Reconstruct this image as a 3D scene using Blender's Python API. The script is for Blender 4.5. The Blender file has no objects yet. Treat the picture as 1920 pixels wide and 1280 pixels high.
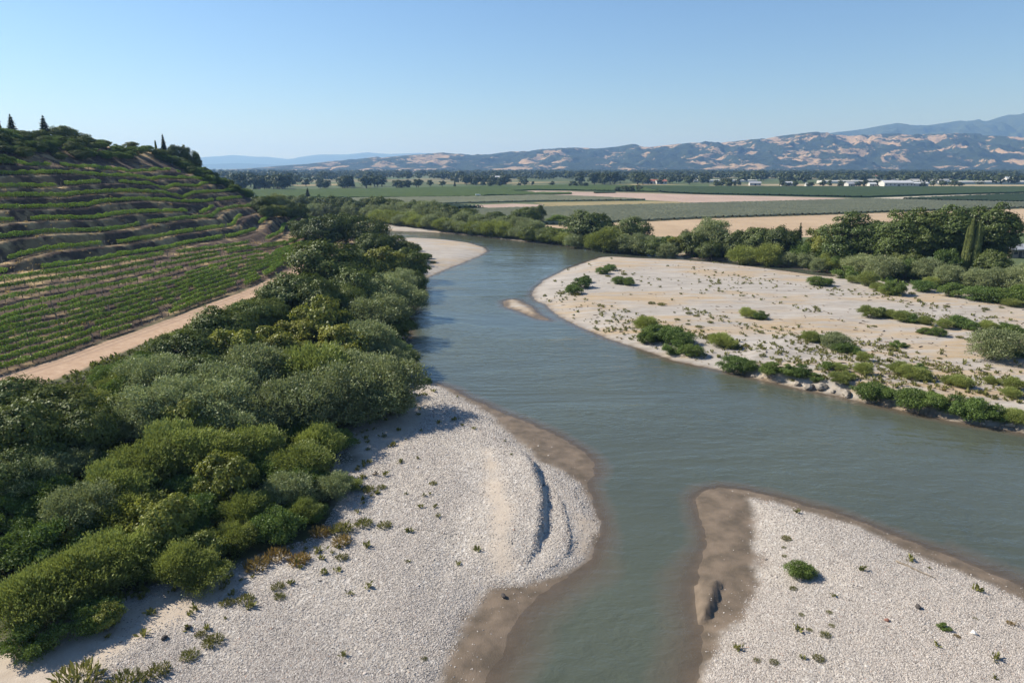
import bpy, math, random
import numpy as np
from mathutils import Vector

# ------------------------------------------------------------------ camera, sky, sun, exposure
SC = bpy.context.scene
COL = SC.collection
CAM_H = 32.0
PITCH = math.radians(14.29)
cam_d = bpy.data.cameras.new('camera')
cam_d.sensor_width = 36.0
cam_d.lens = 24.0
cam_d.clip_start = 0.5
cam_d.clip_end = 60000.0
cam = bpy.data.objects.new('camera', cam_d)
cam.location = (0, 0, CAM_H)
cam.rotation_euler = (math.pi / 2 - PITCH, 0, 0)
COL.objects.link(cam)
SC.camera = cam

SUN_EL = math.radians(39.0)
SUN_AZ = math.radians(-73.0)          # clockwise from +Y: the sun stands to the left, a little ahead
world = bpy.data.worlds.new('World')
SC.world = world
world.use_nodes = True
wn = world.node_tree
bg = wn.nodes['Background']
sky = wn.nodes.new('ShaderNodeTexSky')
sky.sky_type = 'NISHITA'
sky.sun_disc = False
sky.sun_elevation = SUN_EL
sky.sun_rotation = SUN_AZ
sky.altitude = 50.0
sky.air_density = 1.15
sky.dust_density = 0.15
sky.ozone_density = 3.0
tint = wn.nodes.new('ShaderNodeMix')
tint.data_type = 'RGBA'
tint.blend_type = 'MULTIPLY'
tint.inputs[0].default_value = 1.0
tint.inputs[7].default_value = (0.84, 0.97, 1.15, 1.0)
wn.links.new(sky.outputs[0], tint.inputs[6])
wn.links.new(tint.outputs[2], bg.inputs[0])
bg.inputs[1].default_value = 0.066

sun_d = bpy.data.lights.new('sun', 'SUN')
sun_d.energy = 5.0
sun_d.angle = math.radians(0.55)
sun_d.color = (1.0, 0.945, 0.85)
sun = bpy.data.objects.new('sun', sun_d)
S_DIR = Vector((math.sin(SUN_AZ) * math.cos(SUN_EL), math.cos(SUN_AZ) * math.cos(SUN_EL), math.sin(SUN_EL)))
sun.rotation_euler = S_DIR.to_track_quat('Z', 'Y').to_euler()
sun.location = (-300, 60, 260)
COL.objects.link(sun)

SC.view_settings.view_transform = 'Standard'
SC.view_settings.look = 'None'
SC.view_settings.exposure = 0.80
SC.view_settings.gamma = 1.0
SC.view_settings.use_curve_mapping = False
SC.render.engine = 'CYCLES'
SC.cycles.max_bounces = 6
SC.cycles.transparent_max_bounces = 12
SC.cycles.volume_bounces = 0
SC.cycles.use_denoising = True
SC.cycles.sample_clamp_indirect = 6.0
SC.cycles.caustics_reflective = False
SC.cycles.caustics_refractive = False

# ------------------------------------------------------------------ small tools
CT, ST = math.cos(PITCH), math.sin(PITCH)
F = 1280.0


def rays(u, v):
    u = np.asarray(u, float); v = np.asarray(v, float)
    a = (u - 960.0) / F
    b = (640.0 - v) / F
    return a, CT + b * ST, -ST + b * CT


def plane(pts, z):
    """points of the photograph -> ground points on the level z"""
    p = np.asarray(pts, float)
    a, b, c = rays(p[:, 0], p[:, 1])
    t = (z - CAM_H) / c
    return np.stack([a * t, b * t], 1)


def sstep(x, a=0.0, b=1.0):
    t = np.clip((x - a) / (b - a), 0, 1)
    return t * t * (3 - 2 * t)


def _hash(ix, iy, seed):
    h = (ix.astype(np.int64) * 374761393 + iy.astype(np.int64) * 668265263 + seed * 1442695041) & 0xFFFFFFFF
    h = ((h ^ (h >> 13)) * 1274126177) & 0xFFFFFFFF
    return ((h ^ (h >> 16)) & 0xFFFF) / 65535.0


def vnoise(x, y, seed=0):
    x = np.asarray(x, float); y = np.asarray(y, float)
    ix = np.floor(x).astype(np.int64); iy = np.floor(y).astype(np.int64)
    fx = x - ix; fy = y - iy
    fx = fx * fx * (3 - 2 * fx); fy = fy * fy * (3 - 2 * fy)
    a = _hash(ix, iy, seed); b = _hash(ix + 1, iy, seed)
    c = _hash(ix, iy + 1, seed); d = _hash(ix + 1, iy + 1, seed)
    return (a * (1 - fx) + b * fx) * (1 - fy) + (c * (1 - fx) + d * fx) * fy


def fbm(x, y, seed=0, octv=4, gain=0.5):
    s = 0.0; amp = 1.0; tot = 0.0; f = 1.0
    for i in range(octv):
        s = s + amp * vnoise(x * f + 17.3 * i, y * f - 9.1 * i, seed + i)
        tot += amp; amp *= gain; f *= 2.03
    return s / tot


def sdf(poly, x, y):
    """signed distance to a polygon, positive inside"""
    p = np.asarray(poly, float)
    x = np.asarray(x, float).ravel(); y = np.asarray(y, float).ravel()
    d2 = np.full(x.shape, 1e18); ins = np.zeros(x.shape, bool)
    n = len(p)
    for i in range(n):
        x0, y0 = p[i]; x1, y1 = p[(i + 1) % n]
        ex, ey = x1 - x0, y1 - y0
        wx, wy = x - x0, y - y0
        t = np.clip((wx * ex + wy * ey) / (ex * ex + ey * ey + 1e-12), 0, 1)
        dx = wx - ex * t; dy = wy - ey * t
        d2 = np.minimum(d2, dx * dx + dy * dy)
        cr = (y0 > y) != (y1 > y)
        if abs(ey) > 1e-12:
            ins ^= cr & (x < ex * (y - y0) / ey + x0)
    d = np.sqrt(d2)
    return np.where(ins, d, -d)


def line_sd(line, x, y):
    """distance to an open polyline, side (+ left), and how far along (0..1)"""
    p = np.asarray(line, float)
    x = np.asarray(x, float).ravel(); y = np.asarray(y, float).ravel()
    best = np.full(x.shape, 1e18); side = np.zeros(x.shape); al = np.zeros(x.shape)
    seg = np.hypot(*(p[1:] - p[:-1]).T); cum = np.concatenate([[0], np.cumsum(seg)])
    for i in range(len(p) - 1):
        ex, ey = p[i + 1] - p[i]
        wx, wy = x - p[i, 0], y - p[i, 1]
        t = np.clip((wx * ex + wy * ey) / (ex * ex + ey * ey + 1e-12), 0, 1)
        d = np.hypot(wx - ex * t, wy - ey * t)
        m = d < best
        best = np.where(m, d, best)
        side = np.where(m, np.sign(ex * wy - ey * wx), side)
        al = np.where(m, (cum[i] + t * seg[i]) / cum[-1], al)
    return best, side, al


def mesh_arrays(name, verts, faces, smooth=True):
    """mesh from numpy arrays, faces (M,3) or (M,4)"""
    verts = np.ascontiguousarray(verts, np.float32); faces = np.ascontiguousarray(faces, np.int32)
    me = bpy.data.meshes.new(name)
    m, k = faces.shape
    me.vertices.add(len(verts)); me.loops.add(m * k); me.polygons.add(m)
    me.vertices.foreach_set('co', verts.ravel())
    me.loops.foreach_set('vertex_index', faces.ravel())
    me.polygons.foreach_set('loop_start', np.arange(m, dtype=np.int32) * k)
    me.polygons.foreach_set('use_smooth', np.full(m, smooth))
    me.update(calc_edges=True)
    return me


def add_attr(me, name, vals):
    a = me.attributes.new(name, 'FLOAT', 'POINT')
    a.data.foreach_set('value', np.ascontiguousarray(vals, np.float32))


def link(name, me, mat=None, parent=None, kind=None, loc=None):
    o = bpy.data.objects.new(name, me)
    COL.objects.link(o)
    if mat is not None and me is not None and len(me.materials) == 0:
        me.materials.append(mat)
    if parent is not None:
        o.parent = parent
    if kind:
        o['kind'] = kind
    if loc is not None:
        o.location = loc
    return o


def tag(o, label, cat, group=None):
    o['label'] = label; o['category'] = cat
    if group:
        o['group'] = group
    return o


# ------------------------------------------------------------------ materials
class NT:
    def __init__(self, name):
        self.m = bpy.data.materials.new(name); self.m.use_nodes = True
        self.t = self.m.node_tree; self.n = self.t.nodes
        self.n.clear()
        self.out = self.n.new('ShaderNodeOutputMaterial')

    def new(self, ty, **kw):
        x = self.n.new(ty)
        for k, v in kw.items():
            setattr(x, k, v)
        return x

    def lk(self, a, b):
        self.t.links.new(a, b)

    def attr(self, name):
        return self.new('ShaderNodeAttribute', attribute_name=name).outputs['Fac']

    def coords(self, scale=(1, 1, 1), rot=(0, 0, 0)):
        tc = self.new('ShaderNodeTexCoord'); mp = self.new('ShaderNodeMapping')
        mp.inputs['Scale'].default_value = scale; mp.inputs['Rotation'].default_value = rot
        self.lk(tc.outputs['Object'], mp.inputs['Vector'])
        return mp.outputs['Vector']

    def noise(self, scale, detail=4, rough=0.6, vec=None, dist=0.0):
        x = self.new('ShaderNodeTexNoise')
        x.inputs['Scale'].default_value = scale; x.inputs['Detail'].default_value = detail
        x.inputs['Roughness'].default_value = rough; x.inputs['Distortion'].default_value = dist
        self.lk(vec if vec is not None else self.coords(), x.inputs['Vector'])
        return x.outputs['Fac']

    def voro(self, scale, vec=None, feature='F1'):
        x = self.new('ShaderNodeTexVoronoi', feature=feature)
        x.inputs['Scale'].default_value = scale
        self.lk(vec if vec is not None else self.coords(), x.inputs['Vector'])
        return x

    def ramp(self, fac, stops):
        r = self.new('ShaderNodeValToRGB')
        els = r.color_ramp.elements
        while len(els) < len(stops):
            els.new(0.5)
        for e, (p, c) in zip(els, stops):
            e.position = p
            e.color = (c, c, c, 1) if np.isscalar(c) else (*c, 1)
        self.lk(fac, r.inputs['Fac'])
        return r.outputs['Color']

    def val(self, op, a, b=None, clamp=False):
        x = self.new('ShaderNodeMath', operation=op, use_clamp=clamp)
        for i, s in enumerate((a, b)):
            if s is None:
                continue
            if hasattr(s, 'is_linked'):
                self.lk(s, x.inputs[i])
            else:
                x.inputs[i].default_value = s
        return x.outputs[0]

    def mix(self, fac, a, b, mode='MIX'):
        x = self.new('ShaderNodeMix', data_type='RGBA', blend_type=mode)
        for s, i in ((fac, 0), (a, 6), (b, 7)):
            if hasattr(s, 'is_linked'):
                self.lk(s, x.inputs[i])
            else:
                x.inputs[i].default_value = s if i == 0 else (*s, 1)
        return x.outputs[2]

    def bsdf(self, col, rough=0.9, spec=0.25):
        b = self.new('ShaderNodeBsdfPrincipled')
        if hasattr(col, 'is_linked'):
            self.lk(col, b.inputs['Base Color'])
        else:
            b.inputs['Base Color'].default_value = (*col, 1)
        if hasattr(rough, 'is_linked'):
            self.lk(rough, b.inputs['Roughness'])
        else:
            b.inputs['Roughness'].default_value = rough
        b.inputs['Specular IOR Level'].default_value = spec
        return b

    def bump(self, h, strength, dist, b):
        x = self.new('ShaderNodeBump')
        x.inputs['Strength'].default_value = strength; x.inputs['Distance'].default_value = dist
        self.lk(h, x.inputs['Height']); self.lk(x.outputs[0], b.inputs['Normal'])

    def done(self, s):
        self.lk(s if hasattr(s, 'is_linked') else s.outputs[0], self.out.inputs['Surface'])
        return self.m


def plain(name, col, rough=0.8, var=0.25, scale=3.0):
    t = NT(name)
    n = t.noise(scale, 4)
    c = t.mix(t.ramp(n, [(0.3, 0.0), (0.7, 1.0)]), tuple(x * (1 - var) for x in col), tuple(x * (1 + var) for x in col))
    return t.done(t.bsdf(c, rough))

# ------------------------------------------------------------------ the lie of the land
WATER_B1 = [(775, 700), (800, 712), (850, 730), (900, 755), (950, 777), (1000, 795), (1050, 820), (1090, 842), (1112, 858), (1118, 876),
            (1114, 892), (1103, 905), (1110, 930), (1122, 955), (1131, 985), (1127, 1012), (1110, 1042), (1082, 1068), (1050, 1090),
            (1015, 1112), (985, 1140), (962, 1175), (945, 1215), (920, 1260), (905, 1300), (880, 1400), (870, 1520)]
DRY_B1 = [(775, 702), (800, 716), (850, 738), (895, 764), (930, 790), (970, 828), (1005, 866), (1035, 880), (1066, 893), (1090, 912),
          (1110, 945), (1124, 985), (1112, 1035), (1085, 1058), (1045, 1078), (1000, 1094), (950, 1102), (915, 1108), (898, 1128), (875, 1165), (850, 1215),
          (830, 1262), (815, 1300), (790, 1400), (780, 1520)]
TOP_L = [(560, 428), (640, 434), (720, 443), (745, 447), (790, 447), (840, 450), (880, 455), (908, 464), (915, 471), (900, 480), (870, 492),
         (830, 508), (800, 522), (785, 550), (770, 580), (765, 610), (765, 640), (768, 670)]
RIVER_R = [(560, 414), (640, 422), (728, 433), (800, 435), (860, 439), (900, 443), (950, 449), (1000, 455), (1050, 460), (1085, 465), (1120, 470),
           (1160, 473), (1200, 475), (1250, 480), (1330, 487), (1400, 494), (1480, 501), (1540, 509), (1568, 516)]
B3_EDGE = [(1565, 519), (1530, 516), (1480, 509), (1420, 501), (1350, 493), (1280, 487), (1200, 484), (1150, 481), (1127, 482), (1100, 491), (1060, 505), (1020, 525), (1000, 543),
           (996, 554), (1005, 565), (1025, 572), (1030, 580), (1050, 595), (1090, 615), (1140, 635), (1200, 655), (1260, 675), (1330, 690),
           (1400, 705), (1450, 718), (1520, 732), (1600, 750), (1700, 772), (1800, 793), (1870, 803), (1920, 812), (2100, 850)]
W_B2 = [(1311, 1290), (1312, 1220), (1318, 1176), (1312, 1150), (1308, 1120), (1308, 1088), (1312, 1055), (1325, 1022), (1323, 998), (1310, 962),
        (1301, 936), (1320, 919), (1350, 913), (1400, 919), (1450, 929), (1500, 943), (1550, 957), (1620, 981), (1700, 1011), (1780, 1042),
        (1860, 1073), (1920, 1099), (2050, 1160), (2250, 1270)]
D_B2 = [(1330, 1290), (1340, 1240), (1358, 1208), (1392, 1170), (1412, 1130), (1421, 1090), (1424, 1050), (1415, 1000), (1418, 960), (1413, 938),
        (1450, 941), (1500, 956), (1580, 983), (1700, 1033), (1800, 1077), (1920, 1130), (2080, 1210), (2240, 1300)]
ISLE = [(942, 565), (955, 560.5), (970, 561), (982, 567), (1000, 576), (1013, 590), (1034, 601), (1012, 599), (985, 589), (960, 580), (946, 575)]


def W0(p):
    return plane(p, 0.0)


L_LEFT = np.vstack([W0(TOP_L + WATER_B1), [[-10, 8], [-700, 8], [-700, 380]]])
L_LDRY = np.vstack([W0(TOP_L) + [-1.2, 0.0], W0(DRY_B1), [[-14, 8], [-700, 8], [-700, 376]]])
L_RIGHT = np.vstack([W0(RIVER_R + B3_EDGE), [[900, 60], [3000, 6000], [-3000, 6000], [-3000, 470], [-140, 470]]])
L_B2 = np.vstack([W0(W_B2), [[220, 20], [11, 8]]])
L_D2 = np.vstack([W0(D_B2), [[220, 16], [14, 8]]])
L_ISLE = W0(ISLE)
FOREST_EDGE = [(-200, 1330), (0, 1240), (110, 1190), (220, 1172), (333, 1112), (433, 1095), (520, 1060), (590, 1040), (630, 1000), (660, 950), (640, 900), (660, 840), (700, 790), (750, 760),
               (785, 725), (775, 700), (768, 670), (765, 640), (765, 610), (770, 580), (785, 552), (800, 535), (790, 500), (770, 470), (740, 452),
               (690, 445), (600, 436), (540, 430)]
UP_L = np.vstack([W0(FOREST_EDGE), [[-700, 380], [-700, 8], [-45, 8]]])
UP_R = np.vstack([W0([(560, 408), (640, 415), (700, 419), (760, 425), (850, 434), (900, 440), (1000, 452), (1085, 462), (1200, 472), (1330, 484), (1420, 492), (1500, 500),
                      (1570, 512), (1640, 530), (1760, 548), (1840, 556), (1920, 566), (2200, 598)]), [[900, 140], [3000, 6000], [-3000, 6000], [-3000, 475], [-140, 475]]])
CUT = W0([(1330, 689), (1400, 703), (1450, 716), (1520, 730), (1600, 748), (1700, 770), (1800, 792), (1870, 802), (1920, 811), (2100, 849)])
SCARP1 = W0([(968, 838), (985, 858), (1005, 890), (1018, 925), (1023, 960), (1020, 1005), (1008, 1045), (985, 1085)])
SCARP2 = W0([(1040, 925), (1062, 960), (1070, 1000), (1073, 1030), (1068, 1065)])
SCARP3 = W0([(1352, 1088), (1348, 1112), (1342, 1135), (1332, 1158), (1318, 1176)])


def x_foot(y):
    return -68.0 + np.clip(y - 87.0, -60, 110) * 0.09


def s_one(y):
    return np.clip(41.0 - (y - 137.0) * 0.115, 27.0, 45.0)


def hill_base(x, y):
    """rise above the track level (5 m) of the smooth hill"""
    s = x_foot(y) - x
    s1 = s_one(y)
    z = 0.15 * np.clip(s, 0, s1) + 0.5 * np.maximum(0, s - s1)
    cap = 35.6 - np.clip(y - 215.0, -80, 200) * 0.022
    k = 1.3
    z = -k * np.log(np.exp(-z / k) + np.exp(-cap / k))
    yn = 288.0 + np.clip(45.0 - s, 0, 60) * 0.8
    d = y - yn
    drop = np.where(d > 0, 0.62 * d, 0) - 0.0
    z = z - np.where(d > -6, 0.62 * 0.5 * (np.sqrt((d) ** 2 + 9) + d), 0) * sstep(d, -6, 2)
    return np.maximum(z, 0.0)


def march_hill(pts):
    p = np.asarray(pts, float)
    a, b, c = rays(p[:, 0], p[:, 1])
    lo = np.full(len(p), 50.0); hi = np.full(len(p), 420.0)
    done = np.zeros(len(p), bool)
    for t in np.arange(50.0, 420.0, 1.5):
        under = (CAM_H + c * t) < 5.0 + hill_base(a * t, b * t)
        new = under & ~done
        hi = np.where(new, t, hi); lo = np.where(new, t - 1.5, lo); done |= under
    for _ in range(14):
        t = (lo + hi) / 2
        under = (CAM_H + c * t) < 5.0 + hill_base(a * t, b * t)
        hi = np.where(under, t, hi); lo = np.where(under, lo, t)
    return np.stack([a * hi, b * hi], 1)


ROWS_PX = [  # upwards from the first row under the terraces; the names of the terraces follow their order
    [(0, 532), (67, 520), (127, 513), (167, 507), (250, 491), (300, 482), (393, 470), (433, 465), (468, 458), (500, 452), (528, 438), (532, 425)],
    [(0, 515), (83, 506), (167, 495), (233, 481), (300, 471), (363, 457), (442, 445), (483, 432), (487, 422), (503, 410)],
    [(0, 496), (38, 483), (83, 472.5), (167, 463), (223, 459), (300, 447), (367, 436), (438, 425), (444, 413), (452, 408)],
    [(0, 450), (83, 440), (193, 436), (233, 431), (300, 419), (350, 412.5), (397, 410), (410, 398), (443, 391), (463, 391), (482, 386)],
    [(0, 419), (83, 414), (177, 412.5), (250, 402), (300, 400), (342, 399), (378, 403), (410, 396)],
    [(0, 394), (67, 392.5), (130, 392), (167, 389), (183, 384), (250, 377.5), (300, 379), (345, 382), (383, 381), (430, 379), (455, 374)],
    [(0, 372.5), (67, 371), (125, 371), (140, 368), (183, 365), (233, 361.7), (300, 364), (345, 374), (362, 366), (405, 363), (434, 360)],
    [(0, 354), (107, 352.5), (167, 346), (217, 344), (250, 347), (277, 348), (310, 358), (328, 351), (370, 353), (385, 346), (405, 347)],
    [(0, 330), (67, 329), (140, 328), (145, 329), (213, 334), (240, 333), (285, 340), (302, 336.5), (330, 337), (360, 337), (382, 340)],
    [(0, 310), (50, 312), (103, 312), (133, 316), (177, 319), (205, 320), (250, 326), (290, 322), (320, 322), (340, 327)],
]
LOW_PX = [  # lower rows, beginning with the one below ROWS_PX[0]
    [(0, 543), (100, 528), (183, 517), (250, 503), (320, 491), (400, 477), (467, 467), (528, 459), (552, 451)],
    [(0, 568), (67, 553), (145, 540), (217, 523), (320, 500), (367, 490), (413, 480), (447, 473), (533, 462), (578, 444)],
    [(0, 590), (107, 565), (167, 548), (250, 532), (320, 513), (383, 496), (427, 487), (467, 479), (517, 475), (588, 451)],
    [(0, 605), (40, 592), (120, 577), (200, 557), (320, 528), (367, 514), (442, 492), (500, 482), (583, 461)],
]
LAST_LOW = [(0, 697), (55, 682), (117, 663), (183, 638), (225, 625), (320, 592), (367, 571), (400, 561), (450, 543), (492, 523), (520, 508)]

ROWS_W = [march_hill(np.asarray(r, float)) for r in ROWS_PX]
for i in range(1, len(ROWS_W)):                        # keep the terraces in order up the slope
    lowx = np.interp(ROWS_W[i][:, 1], ROWS_W[i - 1][:, 1], ROWS_W[i - 1][:, 0])
    ROWS_W[i][:, 0] = np.minimum(ROWS_W[i][:, 0], lowx - 2.4)
    o = np.argsort(ROWS_W[i][:, 1]); ROWS_W[i] = ROWS_W[i][o]


def g_row(i, y):
    r = ROWS_W[i]
    return np.interp(y, r[:, 1], r[:, 0])


def terraces(x, y):
    """extra height that cuts the slope into benches, and how much of a bench it is"""
    off = np.zeros(x.shape); bench = np.zeros(x.shape)
    wob = (fbm(x * 0.12, y * 0.12, 5, 3) - 0.5)
    for i in range(len(ROWS_W) - 1):
        xa = g_row(i, y); xb = g_row(i + 1, y)
        m = (x <= xa) & (x > xb)
        if not m.any():
            continue
        f = np.clip((xa[m] - x[m]) / np.maximum(xa[m] - xb[m], 0.5), 0, 1)
        za = hill_base(xa[m], y[m]); zb = hill_base(xb[m], y[m])
        dz = zb - za
        w = wob[m]
        p = np.clip((f - 0.24 - 0.14 * w) / (0.38 + 0.1 * w), 0, 1)
        off[m] = (za + p * dz) - hill_base(x[m], y[m])
        bench[m] = 1 - sstep(p, 0.0, 0.06) * (1 - sstep(p, 0.94, 1.0))
    fade = 1 - sstep(y, 272, 292)
    return off * fade, bench * fade


def ground(x, y, want=False):
    shp = np.shape(x)
    x = np.asarray(x, float).ravel(); y = np.asarray(y, float).ravel()
    wob = (fbm(x * 0.35, y * 0.35, 11, 3) - 0.5) * 1.2
    wob2 = (fbm(x * 0.1, y * 0.1, 12, 3) - 0.5)
    dl = sdf(L_LEFT, x, y); dr = sdf(L_RIGHT, x, y); d2 = sdf(L_B2, x, y); di = sdf(L_ISLE, x, y)
    d = np.maximum.reduce([dl, dr, d2, di]) + wob * 0.45 + (fbm(x * 1.3, y * 1.3, 14, 2) - 0.5) * 0.5
    ddl = sdf(L_LDRY, x, y); dd2 = sdf(L_D2, x, y)
    dd = np.maximum.reduce([ddl, dd2, dr - 2.2, di - 1.6]) + wob * 0.7
    z = np.where(d > 0, 0.20 * (1 - np.exp(-np.maximum(d, 0) / 1.6)), 0) + 0.8 * (1 - np.exp(-np.maximum(dd, 0) / 5.0))
    z = np.where(d > 0, z, np.maximum(np.where((dl > -30) & (y < 135), 0.13 + 0.13 * sstep(y, 48, 56), np.where(d2 > -30, 0.16, 0.24)) * d - 0.0045 * d * d, -2.8))
    z = np.where(d > 0, z + np.clip(d / 4, 0, 1) * (wob2 * 0.35 + (fbm(x * 0.9, y * 0.9, 13, 2) - 0.5) * 0.10), z)
    # undercut lips on the near bar and the spit
    for ln, hgt, ta in ((SCARP1, 0.9, 7.0), (SCARP2, 0.25, 4.0)):
        b, sd, al = line_sd(ln, x, y)
        b = b + (fbm(x * 0.5, y * 0.5, 15, 2) - 0.5) * 0.55
        e = sstep(al, 0.0, 0.3) * (1 - sstep(al, 0.72, 1.0))
        z = z + hgt * e * np.exp(-b / ta) * (sd < 0) * sstep(b, 0.0, 0.35)
    b1, sd1, al1 = line_sd(SCARP1, x, y)
    rip = np.sin(b1 * 0.75 + wob2 * 4) * np.exp(-b1 / 14.0) * (d > 1.5) * (dl > 0)
    z = z + 0.09 * rip
    b, sd, al = line_sd(SCARP3, x, y)
    z = z + 0.62 * np.exp(-b / 1.8) * (sd < 0) * sstep(b, 0, 0.3) * sstep(al, 0, .2) * (1 - sstep(al, .8, 1.)) * (d > 0)
    # the cut bank of the far bar
    b, sd, al = line_sd(CUT, x, y)
    near = np.exp(-np.maximum(b - 6, 0) / 10.0) * sstep(al, 0.0, 0.12) * (dr > 0)
    rag = np.abs(fbm(x * 0.45, y * 0.45, 21, 4) - 0.5) * 2
    z = z + near * sstep(b, 0.1 + 0.9 * rag, 1.5 + 1.6 * rag) * (1.15 + 1.1 * wob2)
    # left bank, track level and hill
    ul = sdf(UP_L, x, y)
    tl = sstep(ul, 0, 24.0)
    hb = hill_base(x, y)
    off, bench = terraces(x, y)
    rough = (fbm(x * 0.22, y * 0.22, 31, 4) - 0.5) * 1.3 * sstep(hb, 3, 12) * (1 - bench * 0.85)
    z = np.where(ul > 0, z + tl * (5.0 - z) + hb + off + rough, z)
    ur = sdf(UP_R, x, y)
    tr = sstep(ur, 0, 16.0)
    z = np.where(ur > 0, z + tr * (4.0 - z), z)
    far = sstep(y, 470, 540)
    z = z * (1 - far) + 4.0 * far
    if not want:
        return z.reshape(shp)
    return z, dict(d=d, dl=dl, dr=dr, d2=d2, di=di, dd=dd, ul=ul, ur=ur, hb=hb, bench=bench, off=off)


def gz(x, y):
    return float(ground(np.array([x]), np.array([y]))[0])


def march(pts, lift=0.0):
    """points of the photograph -> points on the ground (raised by lift)"""
    p = np.asarray(pts, float)
    a, b, c = rays(p[:, 0], p[:, 1])
    n = len(p); best = np.full(n, 700.0); done = np.zeros(n, bool)
    ts = 38.0 * 1.012 ** np.arange(245)
    T = ts[None, :] * np.ones((n, 1))
    under = (CAM_H + c[:, None] * T) < ground(a[:, None] * T, b[:, None] * T) + np.reshape(lift, (-1, 1))
    i = np.where(under.any(1), under.argmax(1), len(ts) - 1)
    hi = ts[i]; lo = ts[np.maximum(i - 1, 0)]
    for _ in range(9):
        t = (lo + hi) / 2
        u = (CAM_H + c * t) < ground(a * t, b * t) + np.ravel(lift)
        hi = np.where(u, t, hi); lo = np.where(u, lo, t)
    return a * hi, b * hi, hi


TRACK = np.vstack([plane([(-120, 747), (0, 706), (100, 675), (183, 645), (320, 597), (400, 566), (450, 548), (500, 525), (527, 513)], 5.0), [[-58, 200], [-59, 232]],
                   plane([(590, 456), (625, 457), (668, 461), (664, 470), (640, 473), (610, 474)], 5.0), [[-54, 205]],
                   plane([(530, 527), (500, 545), (440, 580), (400, 590), (320, 625), (230, 660), (150, 695), (60, 725), (0, 746), (-140, 800)], 5.0)])

SAND = [W0([(650, 830), (700, 790), (780, 740), (812, 735), (800, 790), (770, 830), (740, 850), (700, 880), (650, 905)]),
        W0([(0, 1245), (110, 1195), (220, 1175), (330, 1115), (430, 1098), (460, 1108), (410, 1150), (340, 1188), (260, 1232), (190, 1290), (-200, 1400)]),
        W0([(905, 850), (925, 850), (935, 920), (962, 980), (960, 1060), (950, 1092), (918, 1085), (918, 1000), (912, 920)]),
        W0([(1085, 970), (1118, 985), (1108, 1035), (1085, 1045), (1075, 1010)])]

# ------------------------------------------------------------------ ground sheet (one grid, cut into its named pieces)
B3_ROT = -math.degrees(math.atan2(*(lambda q: (q[1, 1] - q[0, 1], q[1, 0] - q[0, 0]))(plane([(1300, 520), (1800, 628)], 0.8))))


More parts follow.
